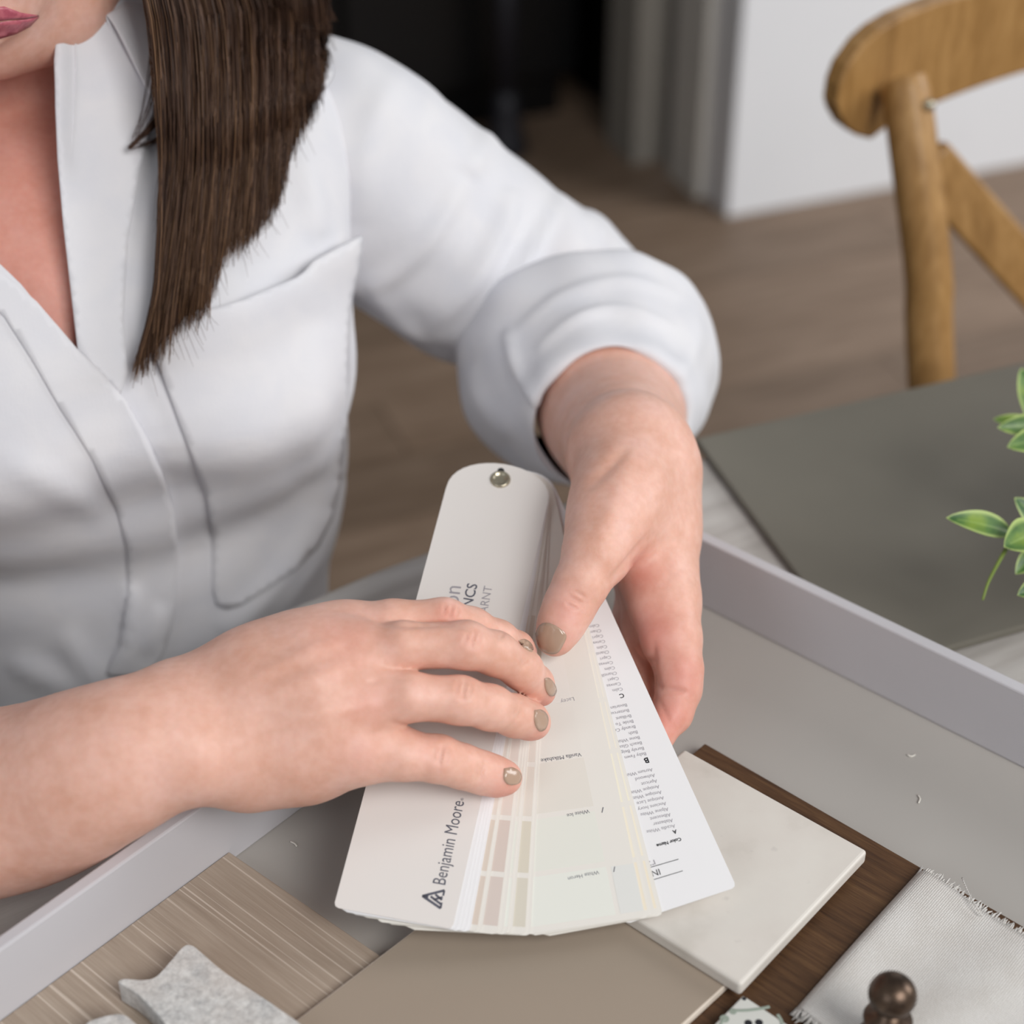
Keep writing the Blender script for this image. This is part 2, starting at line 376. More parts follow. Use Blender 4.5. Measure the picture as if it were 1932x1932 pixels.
for ln in ([(1384, 1906), (1410, 1906), (1440, 1902), (1452, 1899)], [(1467, 1914), (1474, 1926), (1477, 1940)], [(1366, 1922), (1358, 1936), (1356, 1950)]):
    P = crv([pix(x, y) for x, y in ln], 10); V, Fc = tube(P, .0007, 6, flat=.25); mo('motif', V, Fc, m_pgreen, pt)
tag(pt, 'white patterned tile with green curves and black dots at lower edge', 'tile')
# marble mosaic pieces
m_marble = M('tumbled_grey_marble', srgb(190, 190, 186), .75, .3)
_n = m_marble.noise(150, detail=6, rough=.65); _n2 = m_marble.noise(420, detail=4, rough=.7); _n3 = m_marble.noise(45, detail=3)
_c = m_marble.ramp(_n, [(.34, srgb(168, 169, 169)), (.5, srgb(200, 199, 196)), (.62, srgb(228, 229, 227))])
_c = m_marble.mix(.45, _c, m_marble.ramp(_n2, [(.38, srgb(162, 162, 162)), (.6, srgb(224, 224, 222))]))
m_marble.col(m_marble.mix(m_marble.ramp(_n3, [(.4, (0, 0, 0, 1)), (.65, (.4, .4, .4, 1))]), _c, srgb(204, 194, 186)))
m_marble.bump(_n2, .35, .001); m_marble.bump(_n, .2, .0015)
def stone(px, z, th, label):
    B = crv(np.array([at(x, y, z) for x, y in px]+[at(*px[0], z)]), 70)[:-1]
    V, Fc = prism(B, (0, 0, -th)); o = mo('marble_mosaic_piece', V, Fc, m_marble.m); bev(o, .0016, 3)
    tag(o, label, 'stone sample', 'tumbled marble pieces on the flooring sample'); return o
stone([(222, 1852), (234, 1846), (268, 1848), (294, 1842), (322, 1812), (345, 1786), (362, 1783), (384, 1800), (424, 1834), (500, 1884), (585, 1945), (640, 2000), (560, 2080), (440, 2010), (340, 1962), (300, 1917), (262, 1878)], .0195, .0118,
      'large scallop-ended grey marble piece lying on the pale oak sample')
stone([(150, 1945), (172, 1924), (228, 1912), (262, 1935), (330, 1990), (400, 2050), (330, 2100), (230, 2060), (190, 2000)], .0165, .009,
      'smaller grey marble piece at the lower left picture edge')

# ------------------------------------------------------------------ linen swatch and knob
m_lin = M('natural_white_linen', srgb(214, 211, 206), .95, .15)
th_ = math.atan2(*( (at(1500, 1890, .012)-at(1733, 1632, .012))[[1, 0]]))
w1 = m_lin.n('ShaderNodeTexWave', Vector=m_lin.mapped((1, 1, 1), (0, 0, th_)), Scale=330, Distortion=1.6, bands_direction='X'); w1.inputs['Detail Scale'].default_value = 3
w2 = m_lin.n('ShaderNodeTexWave', Vector=m_lin.mapped((1, 1, 1), (0, 0, th_)), Scale=330, Distortion=1.6, bands_direction='Y'); w2.inputs['Detail Scale'].default_value = 3
_w = m_lin.n('ShaderNodeMath', operation='MULTIPLY'); m_lin.lk(w1.outputs[1], _w.inputs[0]); m_lin.lk(w2.outputs[1], _w.inputs[1])
_c = m_lin.ramp(_w.outputs[0], [(.0, srgb(176, 170, 163)), (.14, srgb(218, 215, 210)), (1, srgb(238, 236, 233))])
m_lin.col(m_lin.mix(.25, _c, m_lin.ramp(m_lin.noise(60), [(.35, srgb(205, 200, 194)), (.65, srgb(236, 235, 233))]))); m_lin.bump(_w.outputs[0], .45, .0008)
zf = .0125
a0 = at(1733, 1634, zf); a1 = at(1502, 1892, zf); fu = nrm(a1-a0); Lf = np.linalg.norm(a1-a0); fv = nrm(at(1932, 1768, zf)-a0); fv = nrm(fv-fu*(fv@fu)*.0)
lin = empty('linen_swatch', tuple((a0+a1)/2+fv*.05-Z*.005))
nu, nv = 36, 40; Wf = .13; V = []; rnd = np.random.RandomState(3)
for j in range(nv+1):
    for i in range(nu+1):
        s = i/nu; t = j/nv; e = min(1, t*Wf/.006); z = .0042*(math.sqrt(max(0, 1-(1-e)**2)))+.0012*sin(9*s+5*t)*t+.0008*sin(17*t+3*s)
        V.append(a0+fu*(Lf*s)+fv*(Wf*t)+Z*(z-.0042))
n = len(V); V = np.array(V); V2 = np.vstack([V, V-Z*np.repeat(np.minimum(1, np.arange(nv+1)/nv*Wf/.006)*.004+.0004, nu+1)[:, None]])
Fc = [(j*(nu+1)+i, j*(nu+1)+i+1, (j+1)*(nu+1)+i+1, (j+1)*(nu+1)+i) for j in range(nv) for i in range(nu)]
Fc = [f[::-1] for f in Fc]+[tuple(q+n for q in f) for f in Fc]
def lerpg(i, j): return V[j*(nu+1)+i]
for j in range(nv): 
    for i in (0, nu):
        a, b = j*(nu+1)+i, (j+1)*(nu+1)+i; Fc.append((a, b, b+n, a+n) if i == 0 else (b, a, a+n, b+n))
for i in range(nu): Fc.append((i, i+1, i+1+n, i+n))
mo('cloth', V2, Fc, m_lin.m, lin, True)
pr = []
for side, base, dirn in ((0, 0, -fu), (nu, 1, fu)):
    for k in range(150):
        t = (k+.5+rnd.uniform(-.3, .3))/150*nv; j = min(nv-1, int(t)); p = lerpg(side, j)*(1-(t-j))+lerpg(side, j+1)*(t-j)
        for lay in (0, 1):
            q = p-Z*(lay*.003+.0004); ln = rnd.uniform(.0022, .0048)*(1.3 if rnd.rand() < .15 else 1)
            d = nrm(dirn+fv*rnd.uniform(-.35, .35)+Z*rnd.uniform(-.5, .25))
            T3 = np.array([q-dirn*.001, q+d*ln*.5, q+d*ln-Z*.0004]); T3[:, 2] = np.maximum(T3[:, 2], .0078); pr.append(tube(T3, [.00045, .0004, .00025], 5))
mo('frayed_edge', *join(pr), m_lin.m, lin, True, 'stuff')
mo('loose_thread', *tube(crv([at(1852, 1728, zf+.001), at(1838, 1704, zf+.003), at(1826, 1682, zf+.003), at(1815, 1656, zf+.002)], 14), .00035, 6), m_lin.m, lin, True)
tag(lin, 'folded white linen fabric swatch with frayed edges under the knob', 'fabric swatch')
m_bronze = M('oil_rubbed_bronze', srgb(70, 58, 50), .34, .5, .85)
m_bronze.col(m_bronze.ramp(m_bronze.noise(160, detail=4), [(.35, srgb(66, 54, 47)), (.65, srgb(104, 86, 72))])); m_bronze.bump(m_bronze.noise(900), .04, .0004)
kz = zf+.0022; kc = dep(1684, 1877, .664); kr = 45*.664/F; zc = kc[2]-kz
kn = empty('cabinet_knob', (kc[0], kc[1], kz))
mo('knob_ball', *lathe((kc[0], kc[1], kz), [(max(.0001, kr*1.02*sin(a)), zc-kr*.95*cos(a)) for a in np.linspace(0, pi, 24)], 40), m_bronze.m, kn, True)
mo('knob_base', *lathe((kc[0], kc[1], kz), [(.0095, 0), (.0112, .0008), (.0112, .003), (.0085, .0045), (.0064, .008), (.0068, .0125), (.0092, .0150), (.0096, .0165), (.0088, .0182), (.0055, .0195), (.0048, zc-kr*.7)], 40), m_bronze.m, kn, True)
tag(kn, 'round dark bronze cabinet knob standing on the linen swatch', 'knob')
# lint on the tray floor
m_lint = plain('pale_lint', (226, 222, 214), .9, .1)
for ln, lb in (([(1712, 1424), (1719, 1427), (1727, 1424)], 'tiny white lint fibre on tray floor beside the back side'), ([(1732, 1500), (1736, 1507), (1733, 1515)], 'tiny white lint fibre on tray floor above the linen'),
               ([(548, 1588), (556, 1592), (560, 1597)], 'tiny white lint fibre on shaded tray floor near the hand')):
    o = mo('lint_fibre', *tube(crv([at(x, y, .0006) for x, y in ln], 8), .0004, 6), m_lint, None, True); tag(o, lb, 'lint', 'lint specks on the tray')
# ------------------------------------------------------------------ colour fan deck (cards turning about one rivet)
PV = at(945, 903, .101); A_ = at(642, 1715, .031); B_ = at(1390, 1665, .034)
FN = nrm(np.cross(A_-PV, B_-PV)); FN = FN if FN[2] > 0 else -FN
FX = nrm(rt-FN*(rt@FN)); FY = np.cross(FX, FN); FY = FY if FY[1] < 0 else -FY          # FX to the right, FY down the cards towards the viewer
def onfan(x, y, h=0):
    d = ray(x, y); P = PV+FN*h; return CP+d*(((P-CP)@FN)/(d@FN))
HW = .0249; RL = math.sqrt(((A_-PV)@(A_-PV))-HW**2); CT = .0003                     # half width, pivot to lower edge, card thickness
fd = empty('paint_fan_deck', tuple(onfan(960, 1400)))
def cpt(ang, s, r, h):                                # ang > 0 turns to the left
    a = radians(ang); ax = -sin(a)*FX+cos(a)*FY; ac = cos(a)*FX+sin(a)*FY
    return PV+ax*r+ac*s+FN*h
def uvfan(p): q = p-PV; return q@FX, q@FY
def cardmesh(ang, h, rl=RL, hw=HW, th=CT):
    out = [(-hw, rl-.002), (-hw+.0006, rl-.0006), (-hw+.002, rl), (hw-.002, rl), (hw-.0006, rl-.0006), (hw, rl-.002)]
    for k in range(19):
        t = pi*k/18; out.append((hw*cos(t), .0105-.0195*sin(t)**.85))
    return prism([cpt(ang, s, r, h) for s, r in out], -FN*th)
m_cover = plain('warm_white_card', (224, 219, 215), .5, .4, vary=.012, vs=12)
m_white = plain('bright_white_card', (232, 231, 232), .55, .35, vary=.01, vs=12)
m_paper = plain('soft_white_card', (226, 222, 215), .55, .35, vary=.01, vs=12)
m_ink = plain('dark_grey_ink', (92, 93, 104), .6, .3); m_ink2 = plain('light_grey_ink', (158, 154, 160), .6, .3); m_inkb = plain('black_ink', (40, 40, 44), .6, .3)
_sw = {}
def swm(c):
    if c not in _sw: _sw[c] = plain('swatch_paint', c, .5, .35, vary=.008, vs=20)
    return _sw[c]
def label(body, p0, p1, h, m, parent, bold=0, z=0.00008, tall=1.0, size=None):
    """flat printed text from pixel p0 to pixel p1 in the plane of the fan (h = card height)"""
    a, b = onfan(*p0, h+z), onfan(*p1, h+z); d = b-a; L = np.linalg.norm(d); d /= L; u = np.cross(FN, d)
    c = bpy.data.curves.new('t', 'FONT'); c.body = body; c.size = 1; c.offset = bold; c.resolution_u = 3
    o = bpy.data.objects.new('t', c); COL.objects.link(o); bpy.context.view_layer.update()
    me = bpy.data.meshes.new_from_object(o.evaluated_get(bpy.context.evaluated_depsgraph_get())); bpy.data.objects.remove(o)
    P = np.array([v.co[:] for v in me.vertices]); k = L/(P[:, 0].max()-P[:, 0].min()) if size is None else size; P[:, 0] -= P[:, 0].min()
    V = a+P[:, :1]*k*d+P[:, 1:2]*k*tall*u; Fc = [tuple(p.vertices) for p in me.polygons]
    return mo('lettering', V, Fc, m, parent)
rows = [RL-.0032, .2035, .1775, .1515, .1255, .0995, .0735]
def swatches(card, ang, h, cols, s0, s1):
    for k, c in enumerate(cols):
        r1, r0 = rows[k]-(.0012 if k else 0), rows[k+1]+.0012 if k+1 < len(rows) else rows[k]-.02
        V, Fc = prism([cpt(ang, s0, r0, h+.00006), cpt(ang, s1, r0, h+.00006), cpt(ang, s1, r1, h+.00006), cpt(ang, s0, r1, h+.00006)], -FN*.00005)
        mo('swatch', V, Fc, swm(c), card)
beige = [(214, 200, 188), (216, 203, 190), (222, 213, 203), (224, 216, 207), (224, 216, 207), (222, 212, 200)]
pink = [(211, 198, 190), (212, 197, 188), (220, 208, 199), (222, 212, 204), (222, 214, 206), (210, 200, 188)]
tan = [(212, 206, 192), (213, 206, 190), (220, 212, 202), (220, 212, 203), (216, 207, 194), (203, 193, 178)]
pale = [(226, 227, 219), (224, 224, 215), (222, 217, 208), (225, 221, 214), (227, 223, 217), (226, 222, 214)]
cream = [(232, 222, 202), (234, 226, 208), (234, 228, 210), (233, 226, 212), (232, 226, 214), (230, 224, 212)]
cards = [(10.9, 'cover', None), (10.35, 'white', None), (9.95, 'white', None), (9.5, 'white', None), (9.1, 'white', None), (8.35, 'sw', beige), (7.95, 'w', None),
         (6.3, 'sw', pink), (5.75, 'w', None), (5.3, 'sw', pale), (4.85, 'w', None), (3.45, 'sw', tan), (2.95, 'w', None), (-9.0, 'main', pale), (-9.45, 'sw', cream), (-10.1, 'w', None), (-10.5, 'sw', cream), (-10.9, 'w', None), (-19.3, 'index', None)]
for k, (ang, kind, cols) in enumerate(cards):
    h = -k*(CT+.00009); rl = RL+(.0004*((k*37) % 5-2)/2 if 0 < k < 18 else 0)
    V, Fc = cardmesh(ang, h, rl)
    c = mo('card', V, Fc, m_cover if kind == 'cover' else m_white if kind in ('white', 'index') else m_paper, fd)
    if kind == 'sw': swatches(c, ang, h, cols, -.0235, .0245)
    if kind == 'cover':
        c['label'] = 'front cover card with brand lettering'
        label('Benjamin Moore', (840, 1670), (876, 1513), h, m_ink, c, 0, tall=1.35)
        label('®', (874, 1511), (875, 1506), h, m_ink, c)
        o_ = onfan(833, 1714, h+.00008); e1 = nrm(onfan(840, 1681, h)-onfan(833, 1714, h)); e2 = np.cross(FN, e1)      # logo: nested triangles
        b = .0080; hh = .0088
        def tri(a, s, y0, y1, w): return None
        T = lambda x, y: o_+e1*x+e2*y
        def bar(p, q, w):
            p = np.array(p); q = np.array(q); d = (q-p)/np.linalg.norm(q-p); n = np.array([-d[1], d[0]])*w/2
            return prism([T(*(p-n)), T(*(q-n)), T(*(q+n)), T(*(p+n))], -FN*.00004)
        mo('logo', *join([bar((0, .0003), (b/2, hh), .0011), bar((b, .0003), (b/2, hh), .0011), bar((0, .0004), (b*.32, .0004), .0008), bar((b*.7, .0004), (b, .0004), .0008),
                          bar((b*.22, .0005), (b*.55, hh*.62), .0010), bar((b*.46, .0005), (b*.70, hh*.42), .0010), bar((b*.62, .0005), (b*.40, hh*.45), .0009),
                          prism([T(b*.38, hh*.72), T(b*.62, hh*.72), T(b*.5, hh*1.04)], -FN*.00004)]), m_ink, c)
        label('on', (864, 1143), (870, 1107), h, m_ink2, c); label('NCS', (890, 1146), (901, 1103), h, m_ink, c, .01); label('PARNT', (917, 1166), (929, 1107), h, m_ink2, c)
    if kind == 'main':
        swatches(c, ang, h, cols, -.0245, .0130)
        V, Fc = prism([cpt(ang, s, r, h+.00006) for s, r in ((.0150, .2050), (.0246, .2050), (.0246, RL-.0032), (.0150, RL-.0032))], -FN*.00005); mo('swatch', V, Fc, swm((221, 221, 217)), c)
        label('White Heron', (1129, 1642), (1071, 1655), h, m_ink, c); label('White Ice', (1111, 1527), (1069, 1536), h, m_ink, c)
        label('Vanilla Milkshake', (1096, 1420), (1020, 1432), h, m_ink, c); label('Lacey', (1082, 1315), (1057, 1321), h, m_ink2, c)
        label('♢', (1163, 1638), (1158, 1640), h, m_ink, c) if False else None
        for x, y in ((1160, 1640), (1138, 1528)):
            mo('mark', *tube([onfan(x, y-5, h+.0001), onfan(x-2, y+5, h+.0001)], .00016, 5), m_ink, c)
        n = 16; cc = onfan(992, 1667, h+.0001); V = []
        for r in (.0009, .0014): V += [cc+r*(cos(2*pi*i/n)*FX+sin(2*pi*i/n)*FY) for i in range(n)]
        mo('hole_mark', V, [(i, (i+1) % n, n+(i+1) % n, n+i) for i in range(n)], m_ink, c)
    if kind == 'index':
        c['label'] = 'white index card with rows of colour names'
        label('Color Name', (1284, 1580), (1238, 1593), h, m_inkb, c, .03)
        label('A', (1276, 1565), (1268, 1567), h, m_inkb, c, .03); label('B', (1222, 1429), (1214, 1431), h, m_inkb, c, .03); label('C', (1176, 1308), (1168, 1310), h, m_inkb, c, .02)
        label('IN', (1243, 1639), (1228, 1643), h, m_inkb, c); label('r:', (1234, 1622), (1224, 1625), h, m_ink2, c)
        for x0, y0, x1, y1 in ((1280, 1621, 1225, 1637), (1288, 1643, 1232, 1660)):
            mo('rule', *tube([onfan(x0, y0, h+.00005), onfan(x1, y1, h+.00005)], .00018, 4), m_inkb, c)
        words = ['Acadia White', 'Alabaster', 'Albescent', 'Alpine White', 'Ancient Ivory', 'Antique Lace', 'Antique White', 'Antique White*', 'Apricot', 'Ashwood', 'Atrium White*']
        for i, w in enumerate(words):
            x, y = 1273-i*4.25, 1555-i*10.6; L = len(w)*4.1; label(w, (x, y), (x-L, y+L*.22), h, m_ink2, c, size=.0023)
        for i, w in enumerate(['Baby Fawn', 'Barely Beige', 'Beach Glass', 'Bone White', 'Bath', 'Brandy Cream', 'Bride To Be', 'Brilliant', 'Buttercup', 'Bavarian']):
            x, y = 1218-i*4.0, 1419-i*10.2; L = len(w)*4; label(w, (x, y), (x-L, y+L*.2), h, m_ink2, c, size=.0023)
        for i in range(13):
            x, y = 1174-i*3.7, 1297-i*10.0; w = ['Calm', 'Canvas', 'Capri', 'Chantilly'][i % 4]; L = len(w)*4; label(w, (x, y), (x-L, y+L*.18), h, m_ink2, c, size=.0023)
m_brass = M('clear_brass_rivet', srgb(176, 168, 148), .25, .5, .7).m
rv = PV
def ring(c, n_, prof, seg=28):
    x = FX; y = np.cross(n_, x); V = []
    for r, z in prof: V += [c+r*(cos(2*pi*k/seg)*x+sin(2*pi*k/seg)*y)+n_*z for k in range(seg)]
    Fc = [(i*seg+k, i*seg+(k+1) % seg, (i+1)*seg+(k+1) % seg, (i+1)*seg+k) for i in range(len(prof)-1) for k in range(seg)]
    Fc.append(tuple((len(prof)-1)*seg+k for k in range(seg))); return np.array(V), Fc
mo('rivet', *ring(onfan(944, 905), FN, [(.0050, -.008), (.0050, .0004), (.0046, .0011), (.0036, .0012), (.0032, .0004), (.0010, .0003)]), m_brass, fd, True)
mo('rivet_hole', *ring(onfan(945, 888), FN, [(.0017, .00005), (.0015, .00016), (.0001, .00016)]), m_inkb, fd, True)
tag(fd, 'paint fan deck of off-white colour cards spread between both hands', 'fan deck')
# ------------------------------------------------------------------ cross-back chair at the far side
YC = radians(28); cx = np.array([cos(YC), sin(YC), 0]); cf = np.array([sin(YC), -cos(YC), 0])      # along the back, towards the sitter
m_ch = wood('honey_oak_chair', (128, 92, 48), (158, 118, 68), (182, 142, 90), (14, 14, 3), 0, .42, 1.5, .1)
s_top = dep(1714, 185, 1.215); nC = cf
def onchair(x, y, off=0):
    d = ray(x, y); P = s_top+cf*off; return CP+d*(((P-CP)@nC)/(d@nC))
def sz(x, y): q = onchair(x, y)-s_top; return q@cx, q[2]
ch = empty('cross_back_chair', tuple(np.array([*(s_top+cx*.2+cf*.2)[:2], FLZ])))
SW = .40
ol = [sz(x, y) for x, y in [(1768, 247), (1720, 262), (1676, 282), (1640, 270), (1612, 250), (1592, 222), (1584, 200), (1590, 165), (1608, 130), (1645, 96), (1690, 71), (1737, 54), (1830, 32), (1931, 17)]]
zt = max(z for s, z in ol)+.012; half = [(s, z) for s, z in ol if s < SW/2]
pts = half+[(SW/2, zt)]+[(SW-s, z) for s, z in half[::-1]]+[(SW/2, half[0][1]+.004)]
bow = lambda s: .045*(1-((s-SW/2)/(SW/2+.05))**2)
P2 = np.array(pts); N2 = []
for i in range(len(P2)):
    a, b = P2[i], P2[(i+1) % len(P2)]; k = max(1, int(np.linalg.norm(b-a)/.012))
    for j in range(k): N2.append(a+(b-a)*j/k)
r = geometry.delaunay_2d_cdt([Vector(p) for p in N2]+[Vector((s, z)) for s in np.arange(-.05, SW+.05, .02) for z in np.arange(-.04, .06, .02) if inpoly(np.array([s]), np.array([z]), N2)[0]], [], [list(range(len(N2)))], 1, 1e-5)
Vf = np.array([s_top+cx*v.x+Z*v.y-cf*(bow(v.x)+.006) for v in r[0]]); nV = len(Vf); tris = [tuple(f) for f in r[2]]
Vb = Vf-cf*.018; Fc = [t for t in tris]+[tuple(q+nV for q in t[::-1]) for t in tris]
E_ = {}
for t in tris:
    for i in range(3): E_[(t[i], t[(i+1) % 3])] = 1
for (a, b) in list(E_):
    if (b, a) not in E_: Fc.append((b, a, a+nV, b+nV))
o = mo('top_rail', np.vstack([Vf, Vb]), Fc, m_ch, ch); bev(o, .003, 3)
lowp = dep(1757, 715, 1.262)
def stile(mir):
    pts = [dep(1703, 152, 1.213), dep(1712, 190, 1.213), dep(1730, 330, 1.222), dep(1752, 520, 1.242), dep(1757, 715, 1.262)]
    d = nrm(pts[-1]-pts[-2]); k = (FLZ-pts[-1][2])/d[2]; pts += [pts[-1]+d*k*.5+cf*.02, pts[-1]+d*k-cf*.03]
    P = crv(pts, 40); P[-1][2] = FLZ
    if mir: P = np.array([p-cx*((p-s_top)@cx)+cx*(SW-((p-s_top)@cx)) for p in P])
    return P
Ps = stile(False); RR = np.concatenate([[.0135], np.full(len(Ps)-2, .0172), [.014]])
for mir in (False, True):
    P = stile(mir); mo('rear_leg', *tube(P, RR, 16), m_ch, ch, True)
base_i = int(np.argmin(abs(Ps[:, 2]-(FLZ+.45)))); sb = Ps[base_i]
mo('screw', *lathe(onchair(1752, 196, .02)-Z*.004, [(.0001, 0), (.0045, .001), (.0045, .006), (.0001, .0075)], 12), m_brass, ch, True)
pa, pb = onchair(1775, 318, .0), sb+cx*(SW-.02)+Z*.02
pa2 = pa+cx*(SW-2*((pa-s_top)@cx)); pb2 = sb+cx*.02+Z*.02
for a, b, of in ((pa, pb, 0), (pa2, pb2, -.008)):
    P = np.array([a+(b-a)*t-cf*(bow(((a+(b-a)*t)-s_top)@cx)*.6+of) for t in np.linspace(0, 1, 16)]); d = nrm(b-a); w = np.cross(cf, d)
    V = np.vstack([[p+w*.021+cf*.005 for p in P], [p-w*.021+cf*.005 for p in P], [p-w*.021-cf*.005 for p in P], [p+w*.021-cf*.005 for p in P]]); n = 16
    Fc = [(q*n+i, q*n+i+1, ((q+1) % 4)*n+i+1, ((q+1) % 4)*n+i) for q in range(4) for i in range(n-1)]+[(0, n, 2*n, 3*n), (n-1, 4*n-1, 3*n-1, 2*n-1)]
    bev(mo('cross_brace', V, Fc, m_ch, ch), .003)
sc = sb+cx*SW/2+cf*.2; sc[2] = FLZ+.45
out = [sc+cx*(.215*np.sign(cos(t))*abs(cos(t))**.6)+cf*(.205*np.sign(sin(t))*abs(sin(t))**.6) for t in np.linspace(0, 2*pi, 40, endpoint=False)]
bev(mo('seat', *prism(out, (0, 0, -.028)), m_ch, ch), .008, 3)
for s in (-1, 1):
    a = sc+cx*s*.17+cf*.15-Z*.02; b = sc+cx*s*.185+cf*.175; b[2] = FLZ
    mo('front_leg', *tube([a, (a+b)/2, b], [.018, .017, .013], 14), m_ch, ch, True)
    mo('stretcher', *tube([sb+cx*(SW/2+s*.18)-Z*.25, (a+b)/2+Z*.03], .009, 10), m_ch, ch, True)
tag(ch, 'honey oak cross-back dining chair behind the table', 'chair')

# ------------------------------------------------------------------ plant at the right edge
m_leaf = M('variegated_leaf', srgb(86, 120, 60), .4, .45)
_at = m_leaf.n('ShaderNodeAttribute', attribute_name='edge'); _nz = m_leaf.noise(70, detail=3)
_c = m_leaf.ramp(_nz, [(.35, srgb(58, 94, 50)), (.5, srgb(92, 126, 62)), (.68, srgb(126, 152, 58))])
_e = m_leaf.ramp(_at.outputs['Fac'], [(.66, (0, 0, 0, 1)), (.92, (1, 1, 1, 1))])
_c = m_leaf.mix(_e, _c, srgb(176, 196, 118)); _mid = m_leaf.ramp(_at.outputs['Fac'], [(.0, (.6, .6, .6, 1)), (.10, (0, 0, 0, 1))])
m_leaf.col(m_leaf.mix(_mid, _c, srgb(150, 176, 100))); m_leaf.b.inputs['Subsurface Weight'].default_value = .0
m_stem = plain('green_stem', (126, 146, 70), .5, .4)
pc = at(2230, 1120, TT+.007); pot = empty('potted_plant', tuple(pc))
m_pot = plain('white_ceramic_pot', (224, 222, 218), .35, .5)
mo('pot', *lathe(pc, [(.036, 0), (.038, .002), (.050, .075), (.052, .08), (.049, .081), (.046, .074), (.001, .07)], 40), m_pot, pot, True)
mo('soil', *lathe(pc, [(.045, .068), (.030, .0715), (.001, .073)], 32), plain('dark_soil', (52, 42, 34), .95, .1, bump=.6, bs=300), pot, True)
def leaf(b, t, wid, nrm_, curl=.15, fold=.25):
    """leaf blade from base point b to tip t, half width wid, face normal nrm_"""
    L = np.linalg.norm(t-b); d = (t-b)/L; sN = nrm(nrm_-d*(nrm_@d)); w = np.cross(sN, d); nu_, nv_ = 12, 6; V = []; E2 = []
    for i in range(nu_+1):
        u = i/nu_; pr_ = max(.03, (sin(pi*min(1, u**.8)))**.75)*(1 if u < .98 else .2)
        for j in range(-nv_//2, nv_//2+1):
            v = j/(nv_/2); V.append(b+d*L*u+w*wid*pr_*v+sN*(-curl*L*(u-.5)**2*1.2+fold*wid*abs(v)**1.5*pr_)); E2.append(max(abs(v), (u-.86)/.14 if u > .86 else 0))
    k = nv_+1; n = len(V); Vb_ = np.array(V)-sN*.00025
    Fc = [(i*k+j, i*k+j+1, (i+1)*k+j+1, (i+1)*k+j) for i in range(nu_) for j in range(nv_)]
    Fc += [tuple(q+n for q in f[::-1]) for f in Fc]
    return np.vstack([V, Vb_]), Fc, E2+E2
def addleaf(b, t, wid, n_, **k):
    V, Fc, E2 = leaf(b, t, wid, n_, **k); o = mo('leaf', V, Fc, m_leaf.m, pot, True)
    a = o.data.attributes.new('edge', 'FLOAT', 'POINT'); a.data.foreach_set('value', E2); return o
toc = -fw
LV = [((1912, 1003), (1788, 974), 27, .87, .865, (.1, .3, .6)), ((1962, 1000), (1896, 1030), 36, .865, .855, (0, 0, .5)), ((1975, 1000), (1916, 938), 24, .88, .88, (.2, 0, .3)),
      ((1962, 1035), (1917, 1082), 20, .87, .865, (-.2, 0, .3)), ((1960, 812), (1875, 788), 22, .93, .935, (0, .5, .6)), ((1985, 800), (1884, 806), 23, .915, .91, (0, -.2, .3)),
      ((1985, 822), (1903, 842), 26, .91, .90, (0, 0, .3)), ((1955, 800), (1930, 692), 30, .935, .95, (.3, -.1, 0)), ((1975, 1100), (1921, 1122), 20, .86, .855, (0, 0, .4)),
      ((2010, 760), (2030, 670), 30, .93, .94, (0, 0, .2)), ((2010, 850), (2090, 800), 30, .92, .93, (0, 0, .4)), ((2020, 960), (2110, 930), 30, .89, .90, (0, 0, .4)),
      ((2030, 1040), (2120, 1060), 32, .87, .86, (0, 0, .4)), ((2040, 900), (2010, 830), 28, .9, .9, (0, 0, .2))]
for b, t, w, d0, d1, n_ in LV: addleaf(dep(*b, d0), dep(*t, d1), w*d0/F, toc+np.array(n_))
mo('tendril', *tube(crv([dep(1898, 1036, .866), dep(1880, 1068, .862), dep(1864, 1100, .858), dep(1854, 1132, .856)], 14), np.linspace(.0011, .0006, 14), 6, flat=.5), m_stem, pot, True)
top = pc+Z*.07
for tip in ([(2000, 1000, .87), (1905, 1006, .868)], [(2010, 860, .91), (1965, 812, .92)], [(2050, 800, .93), (1950, 790, .935)], [(2040, 1060, .87), (1965, 1102, .862)], [(2060, 940, .9), (2025, 900, .9)]):
    mo('stem', *tube(crv([top+np.array([random.uniform(-.02, .02), random.uniform(-.02, .02), -.003])]+[dep(*q) for q in tip], 16), np.linspace(.0014, .0009, 16), 6), m_stem, pot, True)
for k in range(34):
    a = random.uniform(-2.2, 1.6); el = random.uniform(.2, 1.2); rr_ = random.uniform(.04, .085); p = top+np.array([cos(a)*cos(el)*rr_, sin(a)*cos(el)*rr_, sin(el)*rr_*1.3])
    if proj(p)[0] < 2010: continue
    d = nrm(np.array([cos(a), sin(a), random.uniform(-.2, .5)])); t_ = p+d*random.uniform(.025, .04)
    if proj(t_)[0] < 1990: continue
    addleaf(p, t_, random.uniform(.006, .009), np.array([0, -.4, 1.0]))
    mo('stem', *tube(crv([top-Z*.004, (top+p)/2+Z*.01, p], 10), .0009, 5), m_stem, pot, True)
tag(pot, 'leafy green potted plant with pale-edged leaves at right edge', 'plant')
